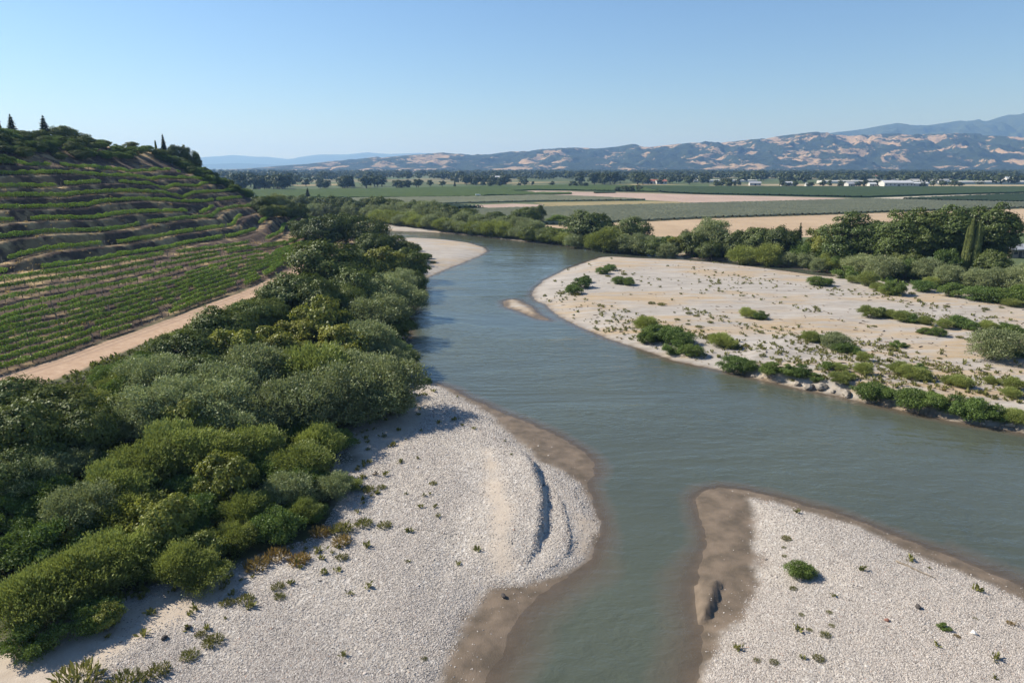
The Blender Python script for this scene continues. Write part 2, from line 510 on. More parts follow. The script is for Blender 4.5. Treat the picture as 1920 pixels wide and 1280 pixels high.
def terrain_material():
    t = NT('river_valley_ground')
    A = t.attr
    # gravel and sand of the bars
    n1 = t.noise(0.9, 5, 0.7); n2 = t.noise(0.13, 4, 0.6); fine = t.noise(9.0, 3, 0.7)
    peb = t.voro(4.2)
    grav = t.mix(t.ramp(fine, [(0.3, 0.0), (0.72, 1.0)]), (0.27, 0.24, 0.21), (0.41, 0.375, 0.335))
    grav = t.mix(t.ramp(n2, [(0.35, 0.0), (0.7, 0.6)]), grav, (0.45, 0.40, 0.335))
    sepp = t.new('ShaderNodeSeparateColor'); t.lk(peb.outputs['Color'], sepp.inputs[0])
    gcol = t.mix(t.ramp(sepp.outputs[0], [(0.0, 0.5), (0.5, 0.0)]), grav, (0.22, 0.20, 0.18))
    gcol = t.mix(t.ramp(sepp.outputs[1], [(0.7, 0.0), (1.0, 0.6)]), gcol, (0.55, 0.52, 0.48))
    sand = t.mix(t.ramp(n1, [(0.3, 0.0), (0.7, 1.0)]), (0.36, 0.295, 0.23), (0.45, 0.385, 0.31))
    # the wide bar: streaks left by floods, dead grass, dark litter
    sv = t.coords((0.22, 0.9, 1.0), (0, 0, math.radians(B3_ROT)))
    st = t.noise(0.5, 7, 0.7, sv, 0.5); st2 = t.noise(1.6, 5, 0.75, sv, 0.8)
    bar = t.mix(t.ramp(st, [(0.36, 0.0), (0.62, 1.0)]), (0.27, 0.243, 0.212), (0.37, 0.338, 0.30))
    bar = t.mix(t.val('MULTIPLY', t.ramp(st2, [(0.54, 0.0), (0.68, 0.85)]), t.ramp(n2, [(0.42, 0.2), (0.6, 1.0)])), bar, (0.20, 0.16, 0.115))
    dry = t.val('MULTIPLY', A('drygrass'), t.ramp(t.noise(0.35, 5, 0.7, sv), [(0.42, 0.0), (0.6, 1.0)]))
    bar = t.mix(t.val('MULTIPLY', dry, 0.5), bar, (0.37, 0.235, 0.085))
    col = t.mix(A('sand'), gcol, sand)
    col = t.mix(A('widebar'), col, bar)
    # forest floor, grass, hill soil, track
    ff = t.mix(t.ramp(n1, [(0.35, 0.0), (0.65, 1.0)]), (0.045, 0.038, 0.022), (0.075, 0.085, 0.032))
    col = t.mix(A('forest'), col, ff)
    soil = t.mix(t.ramp(n1, [(0.3, 0.0), (0.7, 1.0)]), (0.036, 0.024, 0.017), (0.105, 0.068, 0.045))
    gold = t.mix(t.ramp(fine, [(0.3, 0.0), (0.7, 1.0)]), (0.36, 0.245, 0.12), (0.52, 0.385, 0.21))
    soil = t.mix(t.val('MULTIPLY', t.ramp(t.noise(0.16, 5, 0.65), [(0.52, 0.0), (0.66, 1.0)]), 0.7), soil, gold)
    col = t.mix(A('hill'), col, soil)
    col = t.mix(A('goldgrass'), col, gold)
    trk = t.mix(t.ramp(n1, [(0.3, 0.0), (0.7, 1.0)]), (0.30, 0.195, 0.125), (0.43, 0.31, 0.215))
    trk = t.mix(A('rut'), trk, (0.24, 0.165, 0.115))
    col = t.mix(A('track'), col, trk)
    # wet mud and river bed
    mud = t.mix(t.ramp(t.noise(0.5, 4, 0.6), [(0.35, 0.0), (0.65, 1.0)]), (0.095, 0.074, 0.052), (0.175, 0.133, 0.095))
    col = t.mix(A('wet'), col, mud)
    mp = t.attr('wet')
    b = t.bsdf(col, t.ramp(mp, [(0.0, 0.95), (1.0, 0.62)]), 0.2)
    h = t.mix(A('gravelly'), t.val('MULTIPLY', fine, 0.5), t.val('ADD', peb.outputs['Distance'], t.val('MULTIPLY', fine, 0.6)))
    t.bump(h, 0.8, 0.10, b)
    return t.done(b)


MAT_GROUND = terrain_material()

YO = 26.0                                                # the grid fans out from a little behind the camera
ys = 16.0 * np.exp(np.arange(0, int(math.log(700 / 16.0) / 0.0052) + 2) * 0.0052)
ys[-1] = 700.0
ys = ys[ys <= 700.0]
ks = np.arange(-1.30, 1.2501, 0.0050)
KK, YY = np.meshgrid(ks, ys)
GX = (KK * (YY + YO)).ravel(); GY = YY.ravel()
GZ, INF = ground(GX, GY, True)
nr, nc = KK.shape
idx = np.arange(nr * nc).reshape(nr, nc)
QUADS = np.stack([idx[:-1, :-1], idx[:-1, 1:], idx[1:, 1:], idx[1:, :-1]], -1).reshape(-1, 4)

a_forest = np.maximum(sstep(INF['ul'] + (fbm(GX * .2, GY * .2, 40) - .5) * 5, -1.0, 2.0), sstep(INF['ur'] + (fbm(GX * .2, GY * .2, 41) - .5) * 6, -1, 3))
trk_sd = sdf(TRACK, GX, GY) + (fbm(GX * .5, GY * .5, 42) - .5) * 1.0
a_track = sstep(trk_sd, -0.3, 0.5)
fx = GX - x_foot(GY)
a_hill = sstep(-fx + (fbm(GX * .3, GY * .3, 43) - .5) * 2, -1.5, 0.5) * (INF['ul'] > 0) * (1 - sstep(GY, 330, 345))
dB3 = np.where(INF['dr'] > 0, 1.0, 0.0)
a_wide = np.maximum(dB3, ((INF['dl'] > 0) & (GY > 130)).astype(float)) * (1 - a_forest)
a_wide = np.maximum(a_wide, (INF['di'] > 0).astype(float))
wet_line = np.where((INF['d2'] > -3) | ((INF['dl'] > -3) & (GY < 135)), INF['dd'], np.where(INF['di'] > -1, INF['di'] - 1.4, INF['d'] - 0.5))
a_wet = 1 - sstep(wet_line + (fbm(GX * .8, GY * .8, 44) - .5) * 1.6, -0.7, 0.7)
a_wet = a_wet * (1 - a_forest * (INF['d'] > 0.6))
a_sand = np.zeros(len(GX))
for k, p in enumerate(SAND):
    a_sand = np.maximum(a_sand, sstep(sdf(p, GX, GY) + (fbm(GX * .4, GY * .4, 45) - .5) * 2.0, -0.8, 1.0) * (1.0 if k != 2 else 0.8))
a_gold = sstep(INF['hb'], 31, 34) * sstep(fbm(GX * .03, GY * .03, 46), 0.36, 0.5)
a_gold = np.maximum(a_gold, sstep(fbm(GX * .16, GY * .16, 49, 3), 0.57, 0.64) * a_hill * sstep(INF['hb'], 3, 6) * (0.35 + 0.55 * INF['bench']))
a_gold = np.maximum(a_gold, sstep(GY, 256, 268) * (1 - sstep(GY, 288, 294)) * sstep(INF['hb'], 29, 32) * (INF['ul'] > 0))
a_gold = np.maximum(a_gold, (INF['ul'] > 3) * sstep(GY, 285, 297) * (1 - sstep(GY, 345, 360)) * sstep(fbm(GX * .1, GY * .1, 48), .3, .5))
rl, _, _ = line_sd(np.vstack([[-75.0, 60], [-66.0, 95.0], [-61, 140], [-57.5, 175], [-56, 215]]), GX, GY)
a_rut = np.maximum(1 - sstep(np.abs(rl - 0.8), 0.12, 0.5), 0.8 * (1 - sstep(np.abs(rl - 2.2), 0.1, 0.45)))
a_dryg = sstep(fbm(GX * .025 + 3, GY * .06, 47, 3), 0.42, 0.58)
GRIDS = dict(forest=a_forest, track=a_track, hill=a_hill, widebar=a_wide, wet=a_wet, sand=a_sand, goldgrass=a_gold, rut=a_rut, drygrass=a_dryg,
             gravelly=(1 - a_wet) * (1 - a_wide) * (1 - a_sand) * (1 - a_forest) * (1 - a_hill))

Z = GZ.reshape(nr, nc); X2 = GX.reshape(nr, nc)
v0 = np.stack([GX, GY, GZ], 1).reshape(nr, nc, 3)
du = np.gradient(v0, axis=1); dv = np.gradient(v0, axis=0)
NRM = np.cross(du, dv).reshape(-1, 3)
NRM /= np.maximum(np.linalg.norm(NRM, axis=1, keepdims=True), 1e-9)

fc = QUADS[:, 0]
zone = np.full(len(QUADS), 'riverbank', dtype='<U16')
zone[INF['d'][fc] < 0.0] = 'riverbed'
land = INF['d'][fc] >= 0
zone[land & (INF['dl'][fc] > 0) & (INF['ul'][fc] < 0)] = 'gravel_bar'
zone[land & (INF['dl'][fc] > 0) & (INF['ul'][fc] < 0) & (GY[fc] > 130)] = 'upstream_bar'
zone[land & (INF['d2'][fc] > 0)] = 'gravel_spit'
zone[land & (INF['dr'][fc] > 0) & (INF['ur'][fc] < 0)] = 'wide_gravel_bar'
zone[land & (INF['di'][fc] > 0)] = 'sand_islet'
zone[(INF['ur'][fc] > 14) | (GY[fc] > 500)] = 'valley_field'
zone[(a_hill[fc] > 0.5) & (zone == 'riverbank')] = 'hillside'
zone[(a_track[fc] > 0.5)] = 'dirt_track'


def piece(name, mask, kind='structure'):
    q = QUADS[mask]
    used = np.unique(q)
    remap = np.full(len(GX), -1, np.int64); remap[used] = np.arange(len(used))
    me = mesh_arrays(name, v0.reshape(-1, 3)[used], remap[q])
    for k, a in GRIDS.items():
        add_attr(me, k, a[used])
    me.normals_split_custom_set_from_vertices(NRM[used].astype(np.float32).tolist())
    return link(name, me, MAT_GROUND, kind=kind)


for zname in ('riverbed', 'gravel_bar', 'upstream_bar', 'gravel_spit', 'wide_gravel_bar', 'sand_islet', 'riverbank', 'hillside', 'dirt_track'):
    piece(zname, zone == zname)

# ------------------------------------------------------------------ river water
def water_material():
    t = NT('river_water')
    dep = t.attr('depth')
    n = t.noise(0.03, 3, 0.5)
    deep = t.mix(t.ramp(n, [(0.35, 0.0), (0.65, 1.0)]), (0.061, 0.071, 0.054), (0.074, 0.084, 0.061))
    col = t.mix(t.ramp(t.val('DIVIDE', dep, 0.55), [(0.0, 0.0), (1.0, 1.0)]), (0.115, 0.090, 0.066), deep)
    b = t.bsdf(col, 0.07, 0.5)
    b.inputs['IOR'].default_value = 1.333
    wv = t.coords((0.55, 1.0, 1.0), (0, 0, math.radians(12)))
    w1 = t.noise(0.9, 4, 0.6, wv, 0.4); w2 = t.noise(0.22, 3, 0.5, t.coords((0.6, 1, 1)), 0.8); w3 = t.noise(3.0, 2, 0.5, wv)
    calm = t.ramp(t.noise(0.05, 4, 0.65, t.coords((0.35, 1.0, 1), (0, 0, math.radians(12))), 0.6), [(0.36, 0.25), (0.64, 1.0)])
    h = t.val('ADD', t.val('MULTIPLY', w1, 1.0), t.val('ADD', t.val('MULTIPLY', w2, 1.6), t.val('MULTIPLY', w3, 0.25)))
    t.bump(t.val('MULTIPLY', h, calm), 0.55, 0.30, b)
    tr = t.new('ShaderNodeBsdfTransparent')
    ms = t.new('ShaderNodeMixShader')
    t.lk(t.ramp(t.val('DIVIDE', dep, 0.75), [(0.0, 0.42), (0.25, 0.85), (0.5, 1.0)]), ms.inputs[0])
    t.lk(tr.outputs[0], ms.inputs[1]); t.lk(b.outputs[0], ms.inputs[2])
    return t.done(ms)


wm = (GZ[QUADS].min(1) < 0.0) & (INF['d'][QUADS].min(1) < 2.0) & (GY[QUADS[:, 0]] < 470)
wq = QUADS[wm]; used = np.unique(wq)
remap = np.full(len(GX), -1, np.int64); remap[used] = np.arange(len(used))
wme = mesh_arrays('river_water', np.stack([GX[used], GY[used], np.zeros(len(used))], 1), remap[wq])
add_attr(wme, 'depth', np.clip(-GZ[used], 0, 5))
link('river_water', wme, water_material(), kind='structure')

# ------------------------------------------------------------------ valley floor and fields
def floor_material():
    t = NT('valley_floor')
    v = t.voro(0.0042, t.coords((1, 0.55, 1), (0, 0, 0.5)))
    sep = t.new('ShaderNodeSeparateColor'); t.lk(v.outputs['Color'], sep.inputs[0])
    c = t.ramp(sep.outputs[0], [(0.0, (0.075, 0.095, 0.04)), (0.3, (0.10, 0.12, 0.06)), (0.55, (0.06, 0.10, 0.035)), (0.75, (0.24, 0.20, 0.12)), (1.0, (0.11, 0.12, 0.055))])
    c = t.mix(t.ramp(t.noise(0.05, 4), [(0.35, 0.0), (0.65, 0.5)]), c, (0.07, 0.085, 0.04))
    return t.done(t.bsdf(c, 0.95, 0.1))


MAT_FLOOR = floor_material()
fy = np.concatenate([700.0 * np.exp(np.arange(0, 60) * 0.06), [30000.0]])
fk = np.linspace(-1.5, 1.5, 31)
FK, FY = np.meshgrid(fk, fy)
fi = np.arange(FK.size).reshape(FK.shape)
fq = np.stack([fi[:-1, :-1], fi[:-1, 1:], fi[1:, 1:], fi[1:, :-1]], -1).reshape(-1, 4)
link('valley_floor', mesh_arrays('valley_floor', np.stack([(FK * FY).ravel(), FY.ravel(), np.full(FK.size, 4.0)], 1), fq), MAT_FLOOR, kind='structure')
piece('valley_meadow', zone == 'valley_field').data.materials[0] = MAT_FLOOR


def field_material(name, c1, c2, row=0.0, rot=0.0, streak=0.25):
    t = NT(name)
    n = t.noise(0.06, 5, 0.65, t.coords((1, 0.25, 1), (0, 0, rot)))
    c = t.mix(t.ramp(n, [(0.32, 0.0), (0.68, 1.0)]), c1, c2)
    f = t.noise(0.9, 3, 0.7)
    c = t.mix(t.val('MULTIPLY', t.ramp(f, [(0.3, 0.0), (0.7, 1.0)]), 0.5), c, tuple(x * 0.72 for x in c1))
    s = t.noise(0.12, 3, 0.6, t.coords((0.06, 1.2, 1), (0, 0, rot)))
    c = t.mix(t.val('MULTIPLY', t.ramp(s, [(0.5, 0.0), (0.66, 1.0)]), streak), c, tuple(x * 0.55 for x in c1))
    return t.done(t.bsdf(c, 0.95, 0.1))


M_TAN = field_material('ploughed_tan', (0.36, 0.265, 0.175), (0.44, 0.33, 0.22))
M_PINK = field_material('ploughed_pinkish', (0.34, 0.25, 0.20), (0.42, 0.32, 0.26))
M_GOLD = field_material('stubble_gold', (0.24, 0.20, 0.105), (0.31, 0.25, 0.13))
M_OLIVE = field_material('olive_field', (0.11, 0.13, 0.075), (0.135, 0.155, 0.085))
M_GREEN = field_material('green_field', (0.068, 0.098, 0.038), (0.095, 0.122, 0.05))
M_DKGREEN = field_material('dark_green_field', (0.044, 0.068, 0.034), (0.058, 0.082, 0.040))
M_ROAD = field_material('farm_road', (0.40, 0.34, 0.27), (0.48, 0.42, 0.34), streak=0.0)
M_SOILROW = field_material('vineyard_soil', (0.17, 0.15, 0.09), (0.22, 0.18, 0.11))

_lvl = [4.02]


def field(name, px, mat, kind='structure'):
    p = plane(px, 4.0)
    _lvl[0] += 0.006
    me = bpy.data.meshes.new(name)
    me.from_pydata([(x, y, _lvl[0]) for x, y in p], [], [list(range(len(p)))])
    me.update()
    if me.polygons[0].normal.z < 0:
        me.flip_normals()
    return link(name, me, mat, kind=kind)


VINE_A = [(850, 396), (925, 392.6), (1017, 390.4), (1167, 386.3), (1320, 382.5), (1557, 376.2), (1620, 373.6), (1683, 375), (1760, 377.5), (1925, 380.5), (1925, 390), (1870, 393), (1700, 397), (1557, 402.5), (1320, 410), (1210, 415.5), (1138, 418), (1060, 422), (985, 422), (900, 410)]
VINE_E = [(640, 374), (700, 373), (900, 370.5), (1020, 367.3), (1130, 371.3), (1216, 376), (1107, 377.4), (1020, 378.2), (823, 383), (700, 386), (640, 386)]
VINE_F = [(470, 358), (700, 356.2), (960, 350.5), (1060, 348.6), (1195, 349.5), (1240, 361), (1060, 357.6), (1000, 357), (955, 359.6), (1000, 362.4), (1020, 366.5), (920, 367.5), (900, 370), (700, 372.4), (480, 372)]
VINE_I = [(1195, 350), (1320, 351.8), (1600, 351.8), (1925, 351.8), (1925, 361.5), (1900, 362.6), (1750, 366.6), (1620, 371), (1450, 367.3), (1300, 364.3), (1240, 361.5)]
VINE_J = [(1683, 374.2), (1800, 369.4), (1900, 365.5), (1925, 364.5), (1925, 379.8), (1760, 377)]
field('ploughed_field', [(1210, 416), (1320, 410.5), (1557, 403), (1700, 397.5), (1870, 393.4), (1960, 390), (2100, 386), (2100, 432), (1930, 436.5), (1885, 437.5), (1700, 442), (1500, 445), (1320, 446), (1200, 443), (1120, 437), (1050, 428), (1000, 424), (985, 422.5), (1060, 422.5), (1138, 418.5)], M_TAN)
field('green_field', [(1880, 438), (1930, 437), (2100, 433), (2150, 480), (1960, 480), (1890, 476)], M_GREEN)
field('vineyard_field', VINE_A, M_SOILROW)
field('farm_road', [(845, 394.5), (920, 391.4), (1017, 389.0), (1167, 385.0), (1320, 381.1), (1557, 374.8), (1620, 371.9), (1750, 367.2), (1925, 362.0), (1925, 363.9), (1800, 369.0), (1683, 373.9), (1620, 373.3), (1557, 376.0), (1320, 382.3), (1167, 386.1), (1017, 390.2), (925, 392.4), (850, 395.8)], M_ROAD)
field('stubble_field', [(1000, 380), (1107, 378.2), (1217, 377.2), (1330, 379.5), (1320, 381), (1167, 384.8), (1017, 388.8), (1022, 384)], M_GOLD)
field('ploughed_strip', [(865, 385.5), (960, 382), (1018, 383.6), (1015, 388.2), (920, 391), (860, 385.8)], M_PINK)
field('green_wedge_field', [(823, 386.2), (858, 385.7), (915, 389.5), (848, 393.2)], M_DKGREEN)
field('olive_field', VINE_E, M_OLIVE)
field('vine_field', VINE_F, M_GREEN)
field('fallow_field', [(957, 359.8), (1000, 357.9), (1060, 358.4), (1090, 360), (1200, 362.4), (1320, 365.4), (1450, 368.2), (1600, 372.0), (1450, 378), (1320, 381.2), (1240, 377), (1130, 371.2), (1022, 366.8), (1003, 362.6)], M_PINK)
field('dark_field', VINE_I, M_DKGREEN)
field('bright_field', VINE_J, M_DKGREEN)
field('bright_green_field', [(1060, 348), (1200, 345.4), (1330, 345.8), (1330, 351.5), (1195, 349.2)], M_GREEN)
field('dry_field', [(1140, 346.2), (1200, 345.2), (1300, 346.4), (1200, 347.8)], M_GOLD)
field('pale_field', [(540, 346.5), (640, 344.5), (650, 347.5), (560, 349.5)], M_GOLD)
field('far_green_field', [(700, 351), (860, 347), (960, 345.5), (960, 349.5), (700, 355.5)], M_GREEN)
field('far_pale_field', [(800, 343.2), (1000, 341.2), (1080, 341.5), (1000, 343.6), (830, 345)], M_GOLD)
field('bare_field', [(1380, 345.5), (1925, 346.5), (1925, 351), (1500, 349)], field_material('bare_beige', (0.30, 0.24, 0.15), (0.36, 0.30, 0.2)))

# ------------------------------------------------------------------ far hills and mountains
def hill_material(name, wood, woodb, grass, grassb, amount):
    t = NT(name)
    vec = t.coords()
    n = t.noise(0.0034, 9, 0.66, t.coords((1, 1, 1.4)), 0.6)
    m = t.noise(0.011, 5, 0.65, vec)
    msk = t.val('ADD', t.val('MULTIPLY', n, 0.78), t.val('MULTIPLY', m, 0.22))
    g = t.mix(t.ramp(m, [(0.3, 0.0), (0.7, 1.0)]), grass, grassb)
    w = t.mix(t.ramp(t.noise(0.03, 4, 0.7), [(0.35, 0.0), (0.65, 1.0)]), wood, woodb)
    c = t.mix(t.ramp(msk, [(amount, 0.0), (amount + 0.025, 1.0)]), w, g)
    b = t.bsdf(c, 0.97, 0.05)
    t.bump(t.noise(0.022, 5, 0.7), 1.0, 22.0, b)
    return t.done(b)


def range_of_hills(name, sil, y0, y1, base, mat, nx, ny, rough, seed, kind='structure', front=0.55):
    """a ridge whose skyline passes through the photographed skyline at depth y1"""
    s = np.asarray(sil, float)
    a, b, c = rays(s[:, 0], s[:, 1])
    t = y1 / b
    sx, sz = a * t, CAM_H + c * t
    x = np.linspace(sx[0], sx[-1], nx)
    yb = y1 + (y1 - y0) * 0.55
    y = np.linspace(y0, yb, ny)
    X, Y = np.meshgrid(x, y)
    H = np.interp(X, sx, sz)
    f = (Y - y0) / (y1 - y0)
    up = np.where(f < 1, sstep(np.clip(f, 0, 1), -0.05, 1.0) * (1 - front) + front * np.clip(f, 0, 1), 1 - 0.75 * (f - 1) / 0.55)
    L = (y1 - y0) * 0.16
    r = 1 - np.abs(2 * fbm(X / L, Y / L * 0.7, seed, 6, 0.55) - 1)
    r2 = fbm(X / (L * 0.33), Y / (L * 0.33), seed + 9, 4, 0.55)
    side = np.sin(np.clip(f, 0, 1) * math.pi) ** 0.8
    amp = rough * (H - base)
    Zm = base + (H - base) * up + amp * ((r - 0.62) * 1.5 * side + (r2 - 0.5) * 0.45 * np.clip(side + 0.10, 0, 1))
    Zm = np.minimum(Zm, base + (H - base) * (0.25 + 0.75 * np.clip(f + 0.35, 0, 1)) + (H - base) * 0.03 * (r2 - 0.5))
    Zm[0] = base - 6; Zm[-1] = base - 6; Zm[:, 0] = base - 6; Zm[:, -1] = base - 6
    i = np.arange(X.size).reshape(X.shape)
    q = np.stack([i[:-1, :-1], i[:-1, 1:], i[1:, 1:], i[1:, :-1]], -1).reshape(-1, 4)
    return link(name, mesh_arrays(name, np.stack([X.ravel(), Y.ravel(), Zm.ravel()], 1), q), mat, kind=kind)


M_HILLS = hill_material('golden_oak_hills', (0.020, 0.030, 0.018), (0.040, 0.052, 0.030), (0.40, 0.285, 0.175), (0.30, 0.215, 0.13), 0.53)
M_MOUNT = hill_material('wooded_mountain', (0.040, 0.055, 0.030), (0.058, 0.075, 0.040), (0.20, 0.16, 0.10), (0.16, 0.13, 0.085), 0.68)
range_of_hills('golden_hills', [(380, 330), (440, 326), (500, 319), (560, 312), (620, 306), (680, 300), (740, 294), (770, 291), (800, 291), (840, 288), (880, 291), (920, 291), (960, 286), (985, 286),
                                (1020, 281), (1060, 279), (1120, 280), (1150, 277), (1172, 273), (1200, 278), (1250, 273), (1290, 268), (1330, 270), (1380, 265), (1430, 262), (1455, 256), (1500, 251), (1530, 255), (1555, 258),
                                (1600, 256), (1650, 254), (1720, 256), (1750, 253), (1800, 257), (1850, 261), (1920, 265), (2050, 268), (2200, 262)],
               4400.0, 6300.0, 4.0, M_HILLS, 520, 200, 0.42, 3)
range_of_hills('blue_mountains', [(1400, 300), (1470, 272), (1545, 251), (1600, 245), (1640, 238), (1668, 233), (1700, 237), (1720, 236), (1750, 234), (1775, 230), (1802, 226), (1830, 231), (1850, 228), (1872, 220), (1890, 215), (1920, 216), (2000, 222), (2150, 240), (2300, 262)],
               7400.0, 9800.0, 4.0, M_MOUNT, 260, 110, 0.30, 5)
range_of_hills('pale_mountains', [(280, 306), (330, 300), (390, 295), (441, 291), (480, 294), (500, 294), (545, 299), (565, 295), (600, 290), (650, 289.5), (690, 286), (730, 289), (762, 288), (800, 287), (840, 288), (870, 290.5), (960, 292), (1060, 300), (1200, 312)],
               16500.0, 20000.0, 4.0, M_MOUNT, 220, 60, 0.22, 7)
range_of_hills('pale_foothills', [(260, 322), (330, 314), (390, 308), (450, 306), (520, 309), (560, 312), (620, 306), (700, 303), (800, 306), (900, 312)],
               12500.0, 14500.0, 4.0, M_MOUNT, 160, 50, 0.25, 8)

# ------------------------------------------------------------------ air
hz = bpy.data.meshes.new('haze')
hx, hy0, hy1, hz0, hz1 = 26000.0, -300.0, 27500.0, -4.2, 800.0
hz.from_pydata([(x, y, z) for z in (hz0, hz1) for x, y in ((-hx, hy0), (hx, hy0), (hx, hy1), (-hx, hy1))], [],
               [(3, 2, 1, 0), (4, 5, 6, 7), (0, 1, 5, 4), (1, 2, 6, 5), (2, 3, 7, 6), (3, 0, 4, 7)])
hzm = bpy.data.materials.new('haze_air'); hzm.use_nodes = True
hn = hzm.node_tree.nodes; hn.clear()
ho = hn.new('ShaderNodeOutputMaterial'); hv = hn.new('ShaderNodeVolumePrincipled')
hv.inputs['Color'].default_value = (0.29, 0.54, 1.0, 1)
hv.inputs['Absorption Color'].default_value = (0.5, 0.5, 0.5, 1)
hv.inputs['Density'].default_value = 9.5e-5
hv.inputs['Anisotropy'].default_value = 0.2
hzm.node_tree.links.new(hv.outputs[0], ho.inputs['Volume'])
link('haze', hz, hzm, kind='stuff')

# ------------------------------------------------------------------ leaves, crowns, trunks
def leaf_quads(cen, axis, nrm, length, width):
    """kite-shaped leaf clumps: arrays (N,3),(N,3),(N,3),(N,),(N,)"""
    axis = axis / np.maximum(np.linalg.norm(axis, axis=1, keepdims=True), 1e-9)
    side = np.cross(axis, nrm)
    side /= np.maximum(np.linalg.norm(side, axis=1, keepdims=True), 1e-9)
    L = length[:, None]; Wd = width[:, None]
    v = np.stack([cen - axis * L * 0.5, cen + side * Wd * 0.5 + axis * L * 0.08, cen + axis * L * 0.5, cen - side * Wd * 0.5 + axis * L * 0.08], 1)
    n = len(cen)
    return v.reshape(-1, 3), np.arange(4 * n).reshape(n, 4)


def rdir(rng, n):
    v = rng.normal(size=(n, 3))
    return v / np.linalg.norm(v, axis=1, keepdims=True)


def crown_mesh(name, cen, axis, nrm, ln, wd, tone, mat):
    v, f = leaf_quads(cen, axis, nrm, ln, wd)
    me = mesh_arrays(name, v, f, smooth=False)
    add_attr(me, 'tone', np.repeat(np.clip(tone, 0, 1), 4))
    me.materials.append(mat)
    return me


def blob_crown(name, seed, mat, n_blob=22, n_leaf=6500, hz=1.5, low=0.12, br=(0.24, 0.42), ln=0.10, wd=0.075, spread=0.72, flat=0.55, brush=0.0):
    rng = np.random.default_rng(seed)
    c = []
    for k in range(n_blob * 40):
        p = rng.uniform(-1, 1, 3)
        q = np.linalg.norm(p)
        if q > 1 or q < 0.35:
            continue
        p = np.array([p[0] * spread, p[1] * spread, hz * (low + (1 - low) * (0.52 + 0.46 * p[2]))])
        if len(c) and min(np.linalg.norm((p - z) * [1, 1, 0.8]) for z in c) < 0.22:
            continue
        c.append(p)
        if len(c) >= n_blob:
            break
    c = np.array(c); nb = len(c)
    R = rng.uniform(br[0], br[1], nb) * np.where(c[:, 2] > hz * 0.8, 0.8, 1.0)
    tb = rng.uniform(0, 1, nb)
    k = rng.choice(nb, n_leaf * 2, p=R ** 2 / (R ** 2).sum())
    d = rdir(rng, len(k)); d[:, 2] = np.where(d[:, 2] < -0.35, -d[:, 2], d[:, 2])
    q1 = 3.1 + 2.4 * brush
    lump = vnoise(d[:, 0] * q1 + k * 7.7, d[:, 1] * q1 + d[:, 2] * 2.3, seed)
    rr = R[k] * (rng.uniform(0.70, 1.05, len(k)) + (0.75 + 0.6 * brush) * (lump - 0.5) + 0.25 * (rng.uniform(0, 1, len(k)) > 0.9))
    p = c[k] + d * rr[:, None] * [1, 1, 0.85] + rdir(rng, len(k)) * (0.02 + 0.05 * brush)
    keep = np.ones(len(k), bool)
    for j in range(nb):
        keep &= (np.linalg.norm(p - c[j], axis=1) > R[j] * 0.62) | (k == j)
    keep &= p[:, 2] > 0.03
    p = p[keep][:n_leaf]; d = d[keep][:n_leaf]; k = k[keep][:n_leaf]; n = len(p)
    p = p * [1.0 / np.percentile(np.abs(p[:, 0]), 97), 1.0 / np.percentile(np.abs(p[:, 1]), 97), hz / np.percentile(p[:, 2], 99.5)]
    out = p - np.array([0, 0, hz * 0.45]); out /= np.linalg.norm(out, axis=1, keepdims=True)
    nrm = d * 0.6 + out * 0.5 + rdir(rng, n) * flat + [0, 0, 0.25]
    ax = np.cross(nrm, rdir(rng, n)) + [0, 0, -0.15]
    if brush > 0:                                       # shoots that rise and fan out
        ax = ax * (1 - brush) + (out * 0.7 + [0.12, 0, 0.65]) * brush + rdir(rng, n) * 0.35
        p = p + out * (rng.uniform(0, 1, n) ** 3 * 0.22 * brush)[:, None] + [0, 0, 0.0]
    s = rng.uniform(0.65, 1.35, n)
    return crown_mesh(name, p, ax, nrm, ln * s, wd * s, 0.3 * tb[k] + 0.35 * lump[keep][:n_leaf][:n] + 0.45 * rng.uniform(0, 1, n) - .05, mat)


